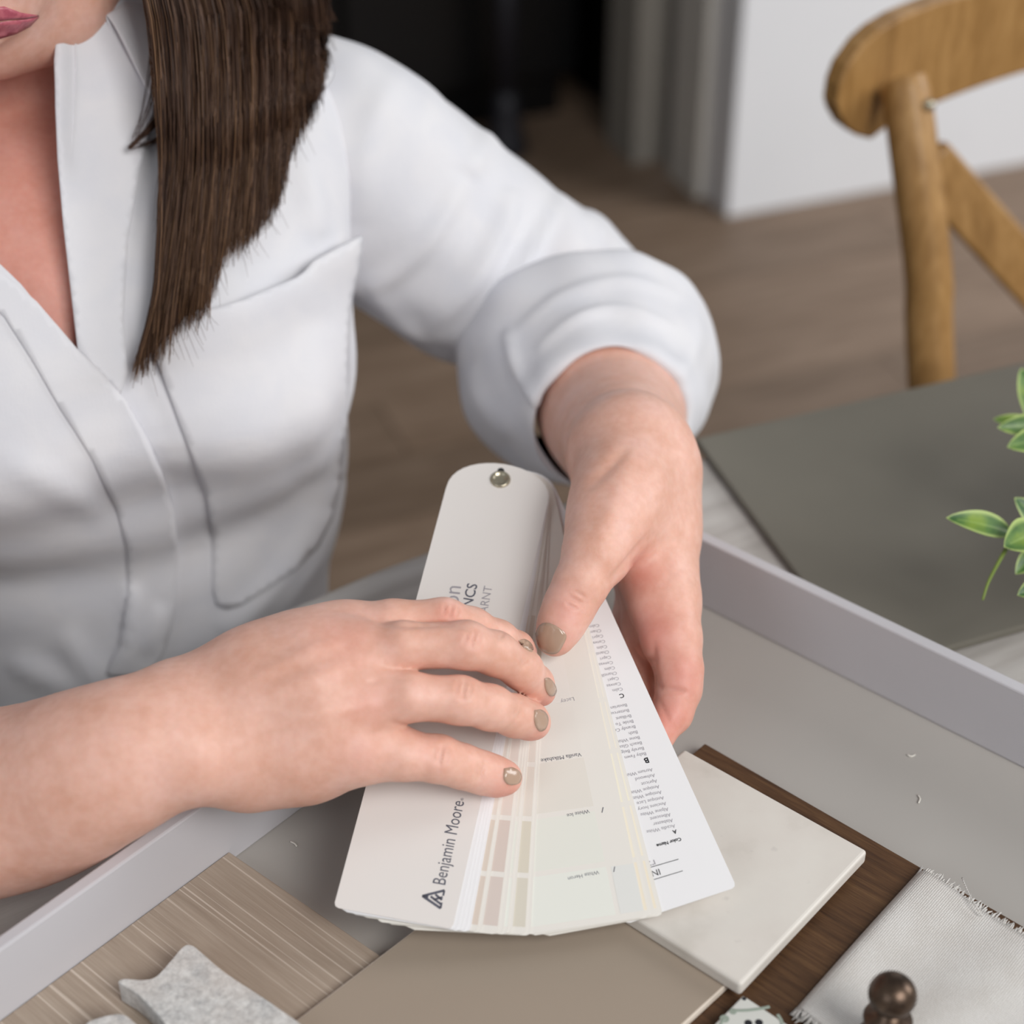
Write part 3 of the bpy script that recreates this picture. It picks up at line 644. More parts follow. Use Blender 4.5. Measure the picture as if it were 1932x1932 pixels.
# ------------------------------------------------------------------ the person: implicit surface tools
def smin(a, b, k):
    h = np.clip(.5+.5*(b-a)/k, 0, 1); return b+(a-b)*h-k*h*(1-h)
class Grid:
    def __init__(s, lo, hi, dx):
        s.lo = np.array(lo, np.float32); s.dx = dx; s.n = np.ceil((np.array(hi)-lo)/dx).astype(int)+1
        s.ax = [(s.lo[i]+dx*np.arange(s.n[i])).astype(np.float32) for i in range(3)]
    def full(s): return np.full(s.n, .05, np.float32)
    def box(s, lo, hi):
        a = np.maximum(0, np.floor((np.array(lo)-s.lo)/s.dx).astype(int)); b = np.minimum(s.n, np.ceil((np.array(hi)-s.lo)/s.dx).astype(int)+1)
        return tuple(slice(int(x), int(max(x, y))) for x, y in zip(a, b))
    def xyz(s, sl): return s.ax[0][sl[0]][:, None, None], s.ax[1][sl[1]][None, :, None], s.ax[2][sl[2]][None, None, :]
    def cone(s, a, b, ra, rb, sl):
        X, Y, Z_ = s.xyz(sl); a = np.asarray(a, np.float32); d = (np.asarray(b)-a).astype(np.float32); L = float(d@d)+1e-12
        px, py, pz = X-a[0], Y-a[1], Z_-a[2]; t = np.clip((px*d[0]+py*d[1]+pz*d[2])/L, 0, 1)
        return np.sqrt((px-t*d[0])**2+(py-t*d[1])**2+(pz-t*d[2])**2)-(ra+t*(rb-ra))
    def chain(s, f, P, R, k, pad=.03):
        """taper a chain of points into field f in place"""
        for i in range(len(P)-1):
            r = max(R[i], R[i+1])+pad; sl = s.box(np.minimum(P[i], P[i+1])-r, np.maximum(P[i], P[i+1])+r)
            if 0 in [q.stop-q.start for q in sl]: continue
            f[sl] = smin(f[sl], s.cone(P[i], P[i+1], R[i], R[i+1], sl), k)
    def ellip(s, f, c, ax, rad, k, pad=.03):
        r = max(rad)+pad; c = np.asarray(c, float); sl = s.box(c-r, c+r); X, Y, Z_ = s.xyz(sl); q = 0; g = 0
        for a, ra in zip(ax, rad):
            t = (X-c[0])*a[0]+(Y-c[1])*a[1]+(Z_-c[2])*a[2]; q = q+(t/ra)**2; g = g+(t/ra**2)**2
        q = np.sqrt(q); d = q*(q-1)/(np.sqrt(g)+1e-6); f[sl] = smin(f[sl], d.astype(np.float32), k)
def nets(G, f):
    """surface nets: field -> quads"""
    n = np.array(f.shape)-1; ins = f < 0; c = np.zeros(n, np.uint8)
    for i in (0, 1):
        for j in (0, 1):
            for k in (0, 1): c += ins[i:n[0]+i, j:n[1]+j, k:n[2]+k]
    act = np.argwhere((c > 0) & (c < 8)); idx = np.full(n, -1, np.int32); idx[tuple(act.T)] = np.arange(len(act))
    corner = np.array([[i, j, k] for i in (0, 1) for j in (0, 1) for k in (0, 1)])
    val = np.stack([f[tuple((act+q).T)] for q in corner], 1); P = np.zeros((len(act), 3)); m = np.zeros(len(act))
    for a in range(8):
        for b in range(a+1, 8):
            if np.abs(corner[a]-corner[b]).sum() != 1: continue
            va, vb = val[:, a], val[:, b]; x = (va < 0) != (vb < 0); t = np.where(x, va/(va-vb+1e-20), 0)
            P += np.where(x[:, None], corner[a]+t[:, None]*(corner[b]-corner[a]), 0); m += x
    V = G.lo+(act+P/m[:, None])*G.dx; Q = []
    for ax in range(3):
        sl0 = [slice(None)]*3; sl1 = [slice(None)]*3; sl0[ax] = slice(0, -1); sl1[ax] = slice(1, None)
        x = ins[tuple(sl0)] != ins[tuple(sl1)]; e = np.argwhere(x); u, v = (ax+1) % 3, (ax+2) % 3
        e = e[(e[:, u] > 0) & (e[:, v] > 0) & (e[:, u] < n[u]) & (e[:, v] < n[v])]; flip = ins[tuple(e.T)]
        def cell(du, dv): q = e.copy(); q[:, u] += du; q[:, v] += dv; return idx[tuple(q.T)]
        q = np.stack([cell(-1, -1), cell(0, -1), cell(0, 0), cell(-1, 0)], 1); q[~flip] = q[~flip][:, ::-1]; Q.append(q)
    Q = np.vstack(Q); Q = Q[(Q >= 0).all(1)]; return V, Q
def relax(V, Q, it=2, lam=.5):
    E = np.vstack([Q[:, [0, 1]], Q[:, [1, 2]], Q[:, [2, 3]], Q[:, [3, 0]]]); 
    for _ in range(it):
        A = np.zeros_like(V); c = np.zeros(len(V))
        for k in range(3): A[:, k] = np.bincount(E[:, 0], V[E[:, 1], k], len(V))+np.bincount(E[:, 1], V[E[:, 0], k], len(V))
        c = np.bincount(E[:, 0], minlength=len(V))+np.bincount(E[:, 1], minlength=len(V)); V = V+lam*(A/np.maximum(c, 1)[:, None]-V)
    return V
def J(x, y, h, r):
    p = onfan(x, y, h); return p, r*((p-CP)@fw)/F
def JZ(x, y, z, r):
    p = at(x, y, z); return p, r*((p-CP)@fw)/F
def JD(x, y, d, r): return dep(x, y, d), r*d/F
def PR(js): return [j[0] for j in js], [j[1] for j in js]

# ------------------------------------------------------------------ right arm and hand (reaching in from the left of the picture)
RW = JZ(367, 1370, .088, 70); elR = np.array([-.385, .500, .058])
hand_R = dict(
 palm=[[JZ(347, 1311, .088, 68), J(480, 1270, .036, 74), J(575, 1232, .040, 68), J(652, 1196, .042, 56)],
       [JZ(360, 1345, .090, 66), J(500, 1290, .042, 72), J(600, 1262, .047, 66), J(668, 1245, .049, 58)],
       [JZ(374, 1390, .088, 66), J(510, 1345, .040, 72), J(610, 1335, .044, 66), J(690, 1325, .044, 55)],
       [JZ(386, 1428, .084, 68), J(480, 1420, .030, 76), J(590, 1410, .030, 72), J(680, 1412, .032, 55)],
       [JZ(400, 1420, .078, 60), J(470, 1440, .020, 62), J(580, 1428, .018, 60), J(640, 1415, .018, 52)]],
 fingers=[[J(640, 1196, .040, 52), J(740, 1178, .047, 45), J(838, 1172, .046, 42), J(890, 1186, .037, 38), J(940, 1207, .026, 35), J(975, 1223, .015, 30), J(990, 1232, .009, 24)],
          [J(655, 1238, .047, 55), J(760, 1219, .055, 45), J(880, 1217, .054, 44), J(935, 1233, .043, 40), J(985, 1263, .028, 37), J(1010, 1290, .016, 33), J(1022, 1306, .009, 27)],
          [J(680, 1324, .044, 54), J(770, 1314, .049, 45), J(868, 1321, .044, 44), J(925, 1335, .034, 41), J(972, 1351, .021, 38), J(1000, 1360, .013, 34), J(1008, 1364, .010, 30)],
          [J(675, 1418, .032, 53), J(760, 1424, .031, 47), J(828, 1432, .027, 43), J(872, 1446, .020, 40), J(910, 1458, .014, 38), J(940, 1466, .010, 35), J(956, 1468, .009, 29)],
          [J(430, 1290, .022, 60), J(560, 1235, .016, 52), J(680, 1215, .014, 44), J(760, 1225, .012, 38), J(800, 1232, .010, 30)]])
fore_R = [RW, JZ(300, 1396, .086, 124), JZ(180, 1448, .075, 150), JZ(0, 1513, .050, 173), (elR*.5+at(0, 1513, .05)*.5, .042), (elR, .043)]
# ------------------------------------------------------------------ left arm and hand (from the rolled cuff, gripping the fan)
hand_L = dict(
 palm=[[J(1192, 850, .000, 100), J(1225, 900, -.002, 80), J(1243, 1000, -.008, 66), J(1252, 1110, -.010, 62)],
       [J(1185, 860, .006, 90), J(1170, 930, .016, 78), J(1150, 985, .020, 66), J(1128, 1042, .022, 54)],
       [J(1195, 870, -.004, 80), J(1225, 980, -.020, 62), J(1235, 1100, -.030, 58)],
       [J(1190, 870, -.006, 70), J(1215, 990, -.027, 55), J(1222, 1090, -.036, 50)],
       [J(1215, 1000, -.002, 56), J(1206, 1070, -.010, 42)]],
 fingers=[[J(1140, 1010, .021, 56), J(1124, 1048, .023, 55), J(1096, 1102, .020, 50), J(1073, 1146, .015, 47), J(1057, 1180, .012, 42), J(1047, 1203, .010, 36)],
          [J(1248, 1090, -.010, 60), J(1256, 1150, -.011, 63), J(1267, 1205, -.012, 56), J(1281, 1262, -.014, 44), J(1281, 1300, -.018, 41), J(1268, 1345, -.022, 37), J(1238, 1385, -.022, 33), J(1190, 1400, -.016, 28)],
          [J(1232, 1100, -.030, 52), J(1222, 1180, -.027, 48), J(1222, 1215, -.029, 42), J(1235, 1270, -.036, 38), J(1200, 1320, -.034, 34), J(1150, 1345, -.020, 30)],
          [J(1220, 1090, -.038, 48), J(1222, 1190, -.044, 42), J(1190, 1265, -.042, 36), J(1130, 1300, -.024, 29)],
          [J(1205, 1080, -.048, 42), J(1195, 1160, -.054, 36), J(1150, 1230, -.048, 31), J(1110, 1250, -.030, 26)]])
elL = dep(1150, 645, 1.105)
fore_L = [J(1190, 868, .000, 104), JD(1163, 800, .953, 128), JD(1147, 745, .985, 136), JD(1156, 690, 1.045, 130), (elL, .030)]

def arm(hand, fore, dx, kf=.009, kp=.016):
    allp = np.array([j[0] for c in hand['palm']+hand['fingers']+[fore] for j in c]); lo = allp.min(0)-.055; hi = allp.max(0)+.055
    G = Grid(lo, hi, dx); f = G.full()
    Pf, Rf = PR(fore); Cf = crv(np.hstack([np.array(Pf), np.array(Rf)[:, None]]), 22); G.chain(f, list(Cf[:, :3]), list(Cf[:, 3]), .004, .04)
    for c in hand['palm']: G.chain(f, *PR(c), kp, .03)
    res = f.copy()
    for c in hand['fingers']:
        P, R = PR(c); P = np.array(P); r = max(R)+.02; sl = G.box(P.min(0)-r, P.max(0)+r); g = np.full([q.stop-q.start for q in sl], .05, np.float32)
        for i in range(len(P)-1): g = smin(g, G.cone(P[i], P[i+1], R[i], R[i+1], sl), .004)
        res[sl] = np.minimum(res[sl], smin(f[sl], g, kf))
    V, Q = nets(G, res); return relax(V, Q, 2, .4), Q
VR, QR = arm(hand_R, fore_R, .0011)
VL, QL = arm(hand_L, fore_L, .0011)
_k = (abs(VL[:, 0]-.062) < .03) & (VL[:, 1] > .745) & (VL[:, 1] < .80) & (VL[:, 2] < WH+.0012); VL[_k, 2] = WH+.0012       # the wrist rests clear of the tray corner

# ------------------------------------------------------------------ torso as a radius function around a bent axis
TY = radians(20); tx = np.array([cos(TY), sin(TY), 0]); tf = np.array([sin(TY), -cos(TY), 0])
zk = np.array([-.36, -.22, -.10, .00, .06, .10, .14, .18, .215, .245, .27, .30])
Wk = np.array([.13, .115, .108, .135, .141, .145, .151, .160, .157, .125, .080, .055])
Fk = np.array([.09, .085, .074, .080, .108, .132, .130, .112, .088, .070, .058, .052])
Bk = np.array([.12, .11, .10, .10, .10, .10, .102, .104, .10, .085, .068, .055])
Cx = np.array([-.215, -.215, -.222, -.230, -.236, -.240, -.243, -.246, -.248, -.25, -.25, -.25])
Cy = np.array([.860, .850, .842, .842, .848, .854, .860, .866, .872, .876, .876, .872])
def tparam(z): 
    z = np.asarray(z, float); s = lambda K_: (np.interp(z-.012, zk, K_)+np.interp(z, zk, K_)*2+np.interp(z+.012, zk, K_))/4
    return s(Wk), s(Fk), s(Bk), s(Cx), s(Cy)
def tR(th, z):
    """radius at angle th (0 = her left side, pi/2 = front)"""
    w, f_, b_, _, _ = tparam(z); c, s_ = np.cos(th), np.sin(th); d = np.where(s_ > 0, f_, b_); n = 2.35
    r = (np.abs(c/w)**n+np.abs(s_/d)**n)**(-1/n)
    for sg in (1, -1):
        t0 = pi/2-sg*.62; r = r+.022*np.exp(-((th-t0)/.45)**2-((z-.088)/.050)**2)
    return r
def tpoint(th, z, off=0):
    th = np.asarray(th, float); z = np.asarray(z, float); _, _, _, cx_, cy_ = tparam(z); r = tR(th, z)+off
    return np.stack([cx_+r*(np.cos(th)*tx[0]+np.sin(th)*tf[0]), cy_+r*(np.cos(th)*tx[1]+np.sin(th)*tf[1]), z+0*th], -1)
nth, nz = 220, 190
ths = np.linspace(-pi, pi, nth, endpoint=False); zs = np.linspace(-.36, .292, nz)
TH, ZZ = np.meshgrid(ths, zs); VT = tpoint(TH, ZZ).reshape(-1, 3)
QT = np.array([(j*nth+i, (j+1)*nth+i, (j+1)*nth+(i+1) % nth, j*nth+(i+1) % nth) for j in range(nz-1) for i in range(nth)])
if (vnormals(VT, QT)*(VT-VT.mean(0))).sum() < 0: QT = QT[:, ::-1].copy()

# ------------------------------------------------------------------ head, neck and chest skin
chin = dep(-12, 112, .845)
fdir = nrm(np.array([.20, -.86, -.46])); fup = nrm(Z-fdir*(Z@fdir)); frt = np.cross(fdir, fup); frt = frt if frt[0] > 0 else -frt
hc = chin+fup*.115-fdir*.075; FR = (frt, fdir, fup)
def hp(r, f_, u): return hc+frt*r+fdir*f_+fup*u
G = Grid((-.48, .70, -.02), (.0, 1.02, .56), .0026); f = G.full()
X, Y, Z_ = G.xyz(G.box(G.lo, G.lo+G.n*G.dx))
# chest: the torso function, pulled in under the shirt
zz = G.ax[2].astype(float); _, _, _, cx_, cy_ = tparam(zz)
dxx = X-cx_[None, None, :]; dyy = Y-cy_[None, None, :]; a_ = dxx*tx[0]+dyy*tx[1]; b_ = dxx*tf[0]+dyy*tf[1]
tab_t = np.linspace(-pi, pi, 181); tab = np.array([tR(tab_t, z) for z in zz])                      # (nz, 181)
ti = np.clip(((np.arctan2(b_, a_)+pi)/(2*pi)*180).round().astype(int), 0, 180); Rl = tab[np.arange(len(zz))[None, None, :], ti]
ft = (np.sqrt(a_**2+b_**2)-Rl*.985+.006); zt_ = Z_-(.240-.36*np.maximum(b_, 0)); kk = .03; hh_ = np.clip(.5+.5*(zt_-ft)/kk, 0, 1); ft = ft*(1-hh_)+zt_*hh_+kk*hh_*(1-hh_); ft = np.maximum(ft, .0-Z_)
f = np.minimum(f, (ft*.9).astype(np.float32))
nb = np.array([-.252, .905, .20])
G.chain(f, [nb, nb*.45+hp(0, -.035, -.07)*.55, hp(0, -.03, -.05)], [.056, .049, .049], .018)
G.ellip(f, hp(0, -.018, .035), FR, (.075, .094, .086), .03)
G.ellip(f, hp(0, .028, -.035), FR, (.059, .062, .083), .03)
for s_ in (-1, 1):
    G.chain(f, [hp(s_*.060, -.002, -.066), hp(s_*.052, .028, -.104), hp(s_*.033, .049, -.111), hp(0, .062, -.108)], [.016, .016, .017, .017], .025)
    G.ellip(f, hp(s_*.036, .060, -.030), FR, (.026, .022, .026), .02)
G.ellip(f, hp(0, .067, -.103), FR, (.020, .014, .014), .015)
G.ellip(f, hp(0, .073, -.070), FR, (.026, .018, .020), .02)
G.chain(f, [hp(0, .082, .018), hp(0, .098, -.028)], [.009, .012], .012)
for s_ in (-1, 1): G.ellip(f, hp(s_*.012, .088, -.030), FR, (.009, .010, .008), .008)
G.chain(f, [hp(-.020, .083, -.0735), hp(-.008, .0905, -.0690), hp(.008, .0905, -.0690), hp(.020, .083, -.0735)], [.0030, .0048, .0048, .0030], .005)
G.chain(f, [hp(-.018, .083, -.0770), hp(0, .0905, -.0815), hp(.018, .083, -.0770)], [.0035, .0060, .0035], .006)
VH, QH = nets(G, f); VH = relax(VH, QH, 3, .5)
# ------------------------------------------------------------------ person: objects
PB = np.array([-.24, .86, FLZ]); person = empty('person', tuple(PB))
m_skin = M('skin', srgb(214, 168, 146), .48, .4)
_at = m_skin.n('ShaderNodeAttribute', attribute_name='tint')
_base = m_skin.ramp(m_skin.noise(55, detail=4), [(.32, srgb(219, 166, 144)), (.55, srgb(229, 180, 161)), (.72, srgb(232, 186, 171))])
_base = m_skin.mix(.22, _base, m_skin.ramp(m_skin.noise(260, detail=3), [(.35, srgb(212, 160, 142)), (.65, srgb(238, 200, 187))]))
_fac = m_skin.n('ShaderNodeMath', operation='MULTIPLY', use_clamp=True); m_skin.lk(_at.outputs['Fac'], _fac.inputs[0]); _fac.inputs[1].default_value = 1
m_skin.col(m_skin.mix(_fac.outputs[0], _base, srgb(210, 122, 112)))
m_skin.b.inputs['Subsurface Weight'].default_value = .35; m_skin.b.inputs['Subsurface Radius'].default_value = (1, .35, .2); m_skin.b.inputs['Subsurface Scale'].default_value = .004
m_skin.bump(m_skin.noise(1500, detail=2), .10, .0004); m_skin.bump(m_skin.noise(420, detail=3), .10, .0006)
# creases of the hands, pressed into the surface: pixel line, depth (m), width (m)
def press(V, Q, lines):
    N = vnormals(V, Q); pr_ = proj(V); vis = ((V-CP)*N).sum(1) < 0; out = V.copy()
    for ln, d_, w_ in lines:
        L = crv(np.array(ln, float), 24); px0, px1 = L.min(0)-30, L.max(0)+30
        s_ = np.where(vis & (pr_[:, 0] > px0[0]) & (pr_[:, 0] < px1[0]) & (pr_[:, 1] > px0[1]) & (pr_[:, 1] < px1[1]))[0]
        if not len(s_): continue
        dmin = np.median(np.sort(pr_[s_, 2])[:max(1, len(s_)//2)])
        d, fr = pdist(pr_[s_, 0], pr_[s_, 1], L); d = d*pr_[s_, 2]/F
        out[s_] -= N[s_]*(d_*np.exp(-(d/w_)**2)*np.sqrt(np.clip(np.sin(pi*np.clip(fr, .02, .98)), 0, 1)))[:, None]
    return out
def knuck(x, y, ang, n=3, ln=26, gap=7, d_=.0008):
    a = radians(ang); u = np.array([cos(a), sin(a)]); v = np.array([-sin(a), cos(a)]); o = []
    for k in range(n):
        c = np.array([x, y])+u*(k-(n-1)/2)*gap; l2 = ln*(1-.25*abs(k-(n-1)/2)); o.append(([c-v*l2, c+u*(2 if k % 2 else -2), c+v*l2], d_, .0007))
    return o
cr_R = knuck(852, 1150, 10, 4, 20)+knuck(893, 1206, 15, 4, 24)+knuck(876, 1300, 8, 4, 26)+knuck(832, 1426, 12, 4, 26)+knuck(945, 1198, 30, 3, 11, 5, .0005)+knuck(990, 1252, 45, 3, 10, 5, .0005)+knuck(978, 1348, 20, 3, 13, 5, .0005)+knuck(908, 1455, 12, 3, 22, 5)
cr_R += [([(672, 1144), (700, 1160), (730, 1178), (790, 1180), (850, 1178), (910, 1192)], .0009, .0012), ([(690, 1287), (705, 1287), (716, 1286)], .0006, .0010), ([(735, 1364), (752, 1368), (770, 1372)], .0010, .0012)]
cr_L = knuck(1086, 1132, 118, 4, 24, 8)+[([(1226, 1008), (1200, 1040), (1176, 1070), (1150, 1096)], .0016, .0018), ([(1222, 1030), (1205, 1055), (1186, 1072)], .0008, .0012),
        ([(1185, 1206), (1196, 1228), (1212, 1246), (1232, 1250)], .0014, .0016), ([(1234, 1215), (1232, 1250), (1238, 1288), (1250, 1302)], .0015, .0018), ([(1250, 1300), (1272, 1302), (1296, 1306)], .0011, .0013), ([(1244, 1322), (1256, 1345), (1264, 1362)], .0006, .001),
        ([(1238, 1012), (1262, 1080), (1240, 1120)], .0004, .002), ([(1100, 925), (1130, 900), (1165, 865), (1185, 845)], .0012, .003)]
cr_R += [([(645, 1205), (560, 1240), (470, 1285)], -.0010, .0035), ([(668, 1250), (580, 1282), (480, 1318)], -.0010, .0035), ([(692, 1330), (600, 1350), (500, 1375)], -.0008, .0035)]
cr_L += [([(1185, 880), (1160, 950), (1130, 1030)], -.0012, .005), ([(1235, 900), (1262, 1000), (1275, 1100)], -.0008, .005)]
VR = press(VR, QR, cr_R); VL = press(VL, QL, cr_L)
def joinq(lst):
    V = np.vstack([v for v, q in lst]); n = 0; Q = []
    for v, q in lst: Q.append(np.asarray(q)+n); n += len(v)
    return V, np.vstack(Q)
VB, QB = joinq([(VR, QR), (VL, QL), (VH, QH)])
body = mo('body', VB, QB, m_skin.m, person, True)
spots = [J(852, 1150, .06, 26), J(893, 1205, .07, 26), J(876, 1300, .065, 30), J(832, 1426, .045, 30), J(985, 1235, .01, 26), J(1020, 1320, .01, 30), J(1000, 1385, .01, 30), J(945, 1488, .008, 34), J(650, 1215, .06, 55), J(700, 1330, .06, 40), J(1075, 1150, .03, 34), J(1048, 1215, .02, 36),
         J(1290, 1280, 0, 60), J(1215, 1200, 0, 60), J(1260, 1350, -.01, 60), J(1190, 1080, .01, 45), J(690, 1430, .05, 46)]
tint = np.zeros(len(VB))
wts = [.55]*8+[.22, .22, .5, .5, .6, .6, .6, .55, .2]
for (p, r), w_ in zip(spots, wts): tint = np.maximum(tint, w_*np.exp(-(np.linalg.norm(VB-p, axis=1)/(r*1.25))**2))
nR, nL = len(VR), len(VR)+len(VL)
hx = VB[nL:]; ch_ = np.clip((.27-hx[:, 2])/.05, 0, 1)*.42; tint[nL:] = np.maximum(tint[nL:], ch_)
at_ = body.data.attributes.new('tint', 'FLOAT', 'POINT'); at_.data.foreach_set('value', tint.astype(np.float32))
bvR, bvL, bvH = bvh_of(VR, QR), bvh_of(VL, QL), bvh_of(VH, QH)
m_nail = plain('taupe_nail_polish', (178, 150, 130), .16, .6, vary=.02)
def nail(px, bv):
    P = crv(np.array(px+[px[0]], float), 40)[:-1]; V, Fc = patch(P, bv, .0007, .0012, 5); return mo('fingernail', V, Fc, m_nail, body, True)
nail([(1012, 1196), (1020, 1180), (1034, 1175), (1054, 1184), (1068, 1198), (1062, 1216), (1052, 1230), (1036, 1232), (1020, 1222)], bvL)
nail([(978, 1209), (987, 1206), (998, 1212), (1004, 1222), (1004, 1230), (997, 1228), (986, 1220)], bvR)
nail([(1027, 1280), (1034, 1279), (1044, 1290), (1048, 1302), (1043, 1312), (1034, 1310), (1028, 1298)], bvR)
nail([(1008, 1340), (1020, 1340), (1031, 1350), (1032, 1364), (1026, 1376), (1016, 1378), (1008, 1362)], bvR)
nail([(951, 1450), (966, 1449), (979, 1457), (982, 1468), (976, 1478), (960, 1480), (950, 1470)], bvR)
m_lip = M('pink_lips', srgb(176, 92, 104), .38, .45, sss=.2); m_lip.col(m_lip.ramp(m_lip.noise(300), [(.35, srgb(164, 78, 94)), (.65, srgb(190, 106, 116))]))
P = [(-100, 34), (-60, 20), (-32, 10), (-12, 14), (8, 12), (40, 24), (73, 29), (50, 34), (20, 36), (-12, 40), (-60, 38)]
mo('upper_lip', *patch(P, bvH, .0006, .0014, 6), m_lip.m, body, True)
P = [(-98, 36), (-60, 41), (-12, 43), (20, 39), (50, 36), (72, 31), (56, 48), (30, 62), (0, 71), (-12, 73), (-40, 68), (-75, 54)]
mo('lower_lip', *patch(P, bvH, .0007, .0014, 6), m_lip.m, body, True)
m_eye = plain('eye_white', (226, 222, 216), .2, .5, vary=.01); m_iris = plain('brown_iris', (70, 48, 34), .2, .5)
for s_ in (-1, 1):
    e = hp(s_*.031, .066, .008); mo('eye', *ring(e, fdir, [(.012*sin(a), .012*-cos(a)+.0) for a in np.linspace(.2, pi-.05, 12)]), m_eye, body, True)
    mo('iris', *ring(e+fdir*.0112, fdir-fup*.1, [(.0056, 0), (.005, .0008), (.0005, .001)]), m_iris, body, True)
    mo('eyebrow', *tube(crv([hp(s_*.016, .080, .026), hp(s_*.032, .078, .031), hp(s_*.048, .066, .026)], 10), [.002, .0026, .0028, .003, .003, .0028, .0025, .002, .0016, .001], 6, flat=.6), plain('brown_brow', (60, 44, 36), .8), body, True)

# ------------------------------------------------------------------ shirt
m_shirt = M('white_cotton_linen', srgb(216, 216, 221), .9, .2)
_n = m_shirt.noise(35, detail=4, dist=.4); _w1 = m_shirt.noise(700, m_shirt.mapped((1, 1, .12)), 2); _w2 = m_shirt.noise(700, m_shirt.mapped((.12, .12, 1)), 2)
m_shirt.col(m_shirt.ramp(_n, [(.35, srgb(217, 217, 222)), (.65, srgb(223, 222, 225))]))
m_shirt.bump(_n, .12, .004); m_shirt.bump(_w1, .18, .0004); m_shirt.bump(_w2, .18, .0004)
def folds(V, Q, lines):
    N = vnormals(V, Q); p = proj(V); vis = ((V-CP)*N).sum(1) < 0; out = V.copy()
    for ln, amp, wpx, kind in lines:
        L = crv(np.array(ln, float), 40); d, fr = pdist(p[:, 0], p[:, 1], L); tp_ = np.clip(np.sin(pi*np.clip(fr, 0, 1)), 0, 1)**.5
        if kind == 'r': pf_ = np.exp(-(d/wpx)**2)
        else:                                          # 's': stepped fold, high on the left of the line
            i = np.clip((fr*39).astype(int), 0, 38); t = L[i+1]-L[i]; sd = np.sign((p[:, 0]-L[i][:, 0])*t[:, 1]-(p[:, 1]-L[i][:, 1])*t[:, 0])
            pf_ = np.where(sd > 0, np.exp(-(d/wpx)**2), np.exp(-(d/(wpx*.22))**2))
        out += N*(vis*amp*pf_*tp_)[:, None]
    return out
def wob(V, amp, sc, seed):
    r_ = np.random.RandomState(seed); o = np.zeros(len(V))
    for _ in range(9):
        k = r_.normal(size=3)*sc; o += np.sin(V@k+r_.uniform(0, 6.3))
    return o*amp/3
NT = vnormals(VT, QT); zT = VT[:, 2]
VT2 = VT+NT*(wob(VT, .0022, 45, 4)*np.clip((.20-zT)/.1, 0, 1))[:, None]
VT2 = folds(VT2, QT, [([(240, 1090), (235, 1180), (215, 1270)], .006, 22, 's'), ([(300, 1130), (270, 1220)], .004, 16, 'r'), ([(120, 1180), (160, 1240), (190, 1290)], .005, 22, 'r'), ([(20, 1230), (80, 1260), (160, 1300)], .005, 20, 'r'),
                      ([(600, 960), (560, 1040), (500, 1120), (420, 1200)], .006, 26, 'r'), ([(640, 900), (600, 1040), (520, 1160)], .004, 18, 'r'), ([(600, 620), (590, 760), (600, 900)], .004, 40, 'r'),
                      ([(560, 260), (590, 380), (600, 450)], .004, 25, 'r'), ([(0, 860), (90, 900), (190, 960)], .003, 22, 'r'), ([(320, 330), (420, 430), (520, 440)], .003, 30, 'r')])
bvT = bvh_of(VT2, QT)
hole = [(-420, -100), (122, -100), (122, 120), (126, 290), (140, 440), (154, 560), (164, 690), (70, 612), (0, 552), (-160, 440), (-420, 270)]
pT = proj(VT2); fcx = pT[QT].mean(1); nf = NT[QT].mean(1); keep = ~(inpoly(fcx[:, 0], fcx[:, 1], hole) & (((VT2[QT].mean(1)-CP)*nf).sum(1) < 0)) & (VT2[QT].mean(1)[:, 2] < .285)
shirt = mo('shirt', VT2, QT[keep], m_shirt.m, person, True)
def P_(o): return crv(np.array(o, float), max(24, len(o)*6))
# her right front, lapping over the left; placket band; lapel; pocket
front = [(-190, 380), (-160, 400), (0, 512), (70, 572), (147, 662), (196, 706), (236, 752), (272, 812), (306, 885), (326, 950), (332, 1040), (326, 1130), (306, 1210), (282, 1270), (240, 1360), (-60, 1420), (-190, 1420)]
o = mo('right_front', *patch(front, bvT, .0048, .0055, 16), m_shirt.m, shirt, True)
band = [(-60, 470), (0, 512), (70, 572), (147, 662), (196, 706), (236, 752), (272, 812), (306, 885), (326, 950), (332, 1040), (326, 1130), (306, 1210), (282, 1270), (206, 1262), (226, 1200), (240, 1110), (236, 1020), (216, 950), (170, 860), (112, 770), (60, 680), (10, 600), (-60, 540)]
mo('placket', *patch(band, bvT, .0060, .0020, 12), m_shirt.m, shirt, True)
lapel = [(122, -40), (106, 40), (100, 120), (103, 210), (108, 310), (119, 430), (132, 540), (146, 660), (180, 700), (226, 742), (240, 700), (232, 600), (240, 460), (262, 330), (290, 200), (304, 90), (308, -40)]
EXTRA = []
def keepp(vf): EXTRA.append(vf); return vf
mo('lapel', *keepp(patch(lapel, bvT, .006, .003, 12, lambda x, y: .0045+.006*np.exp(-((x-105)/26)**2), ycut=150)), m_shirt.m, shirt, True)
mo('collar_facing', *patch([(-160, 375), (-60, 450), (0, 500), (40, 538), (80, 588), (30, 560), (0, 548), (-80, 500), (-160, 450)], bvT, .004, .003, 12), m_shirt.m, shirt, True)
st1 = patch([(142, 60), (143, 140), (140, 240), (134, 320), (120, 400), (117, 398), (130, 318), (136, 238), (139, 140), (138, 60)], bvT, .0062, .0012, 10, ycut=150); mo('stitching', *st1, m_shirt.m, shirt, True)
pock = [(280, 640), (330, 606), (440, 575), (532, 532), (546, 520), (560, 500), (600, 474), (642, 448), (652, 520), (654, 600), (652, 700), (648, 800), (640, 900), (622, 980), (596, 1030), (556, 1072), (500, 1112), (452, 1140), (426, 1146), (408, 1138), (400, 1112), (400, 1010), (388, 930), (366, 866), (336, 790), (305, 705)]
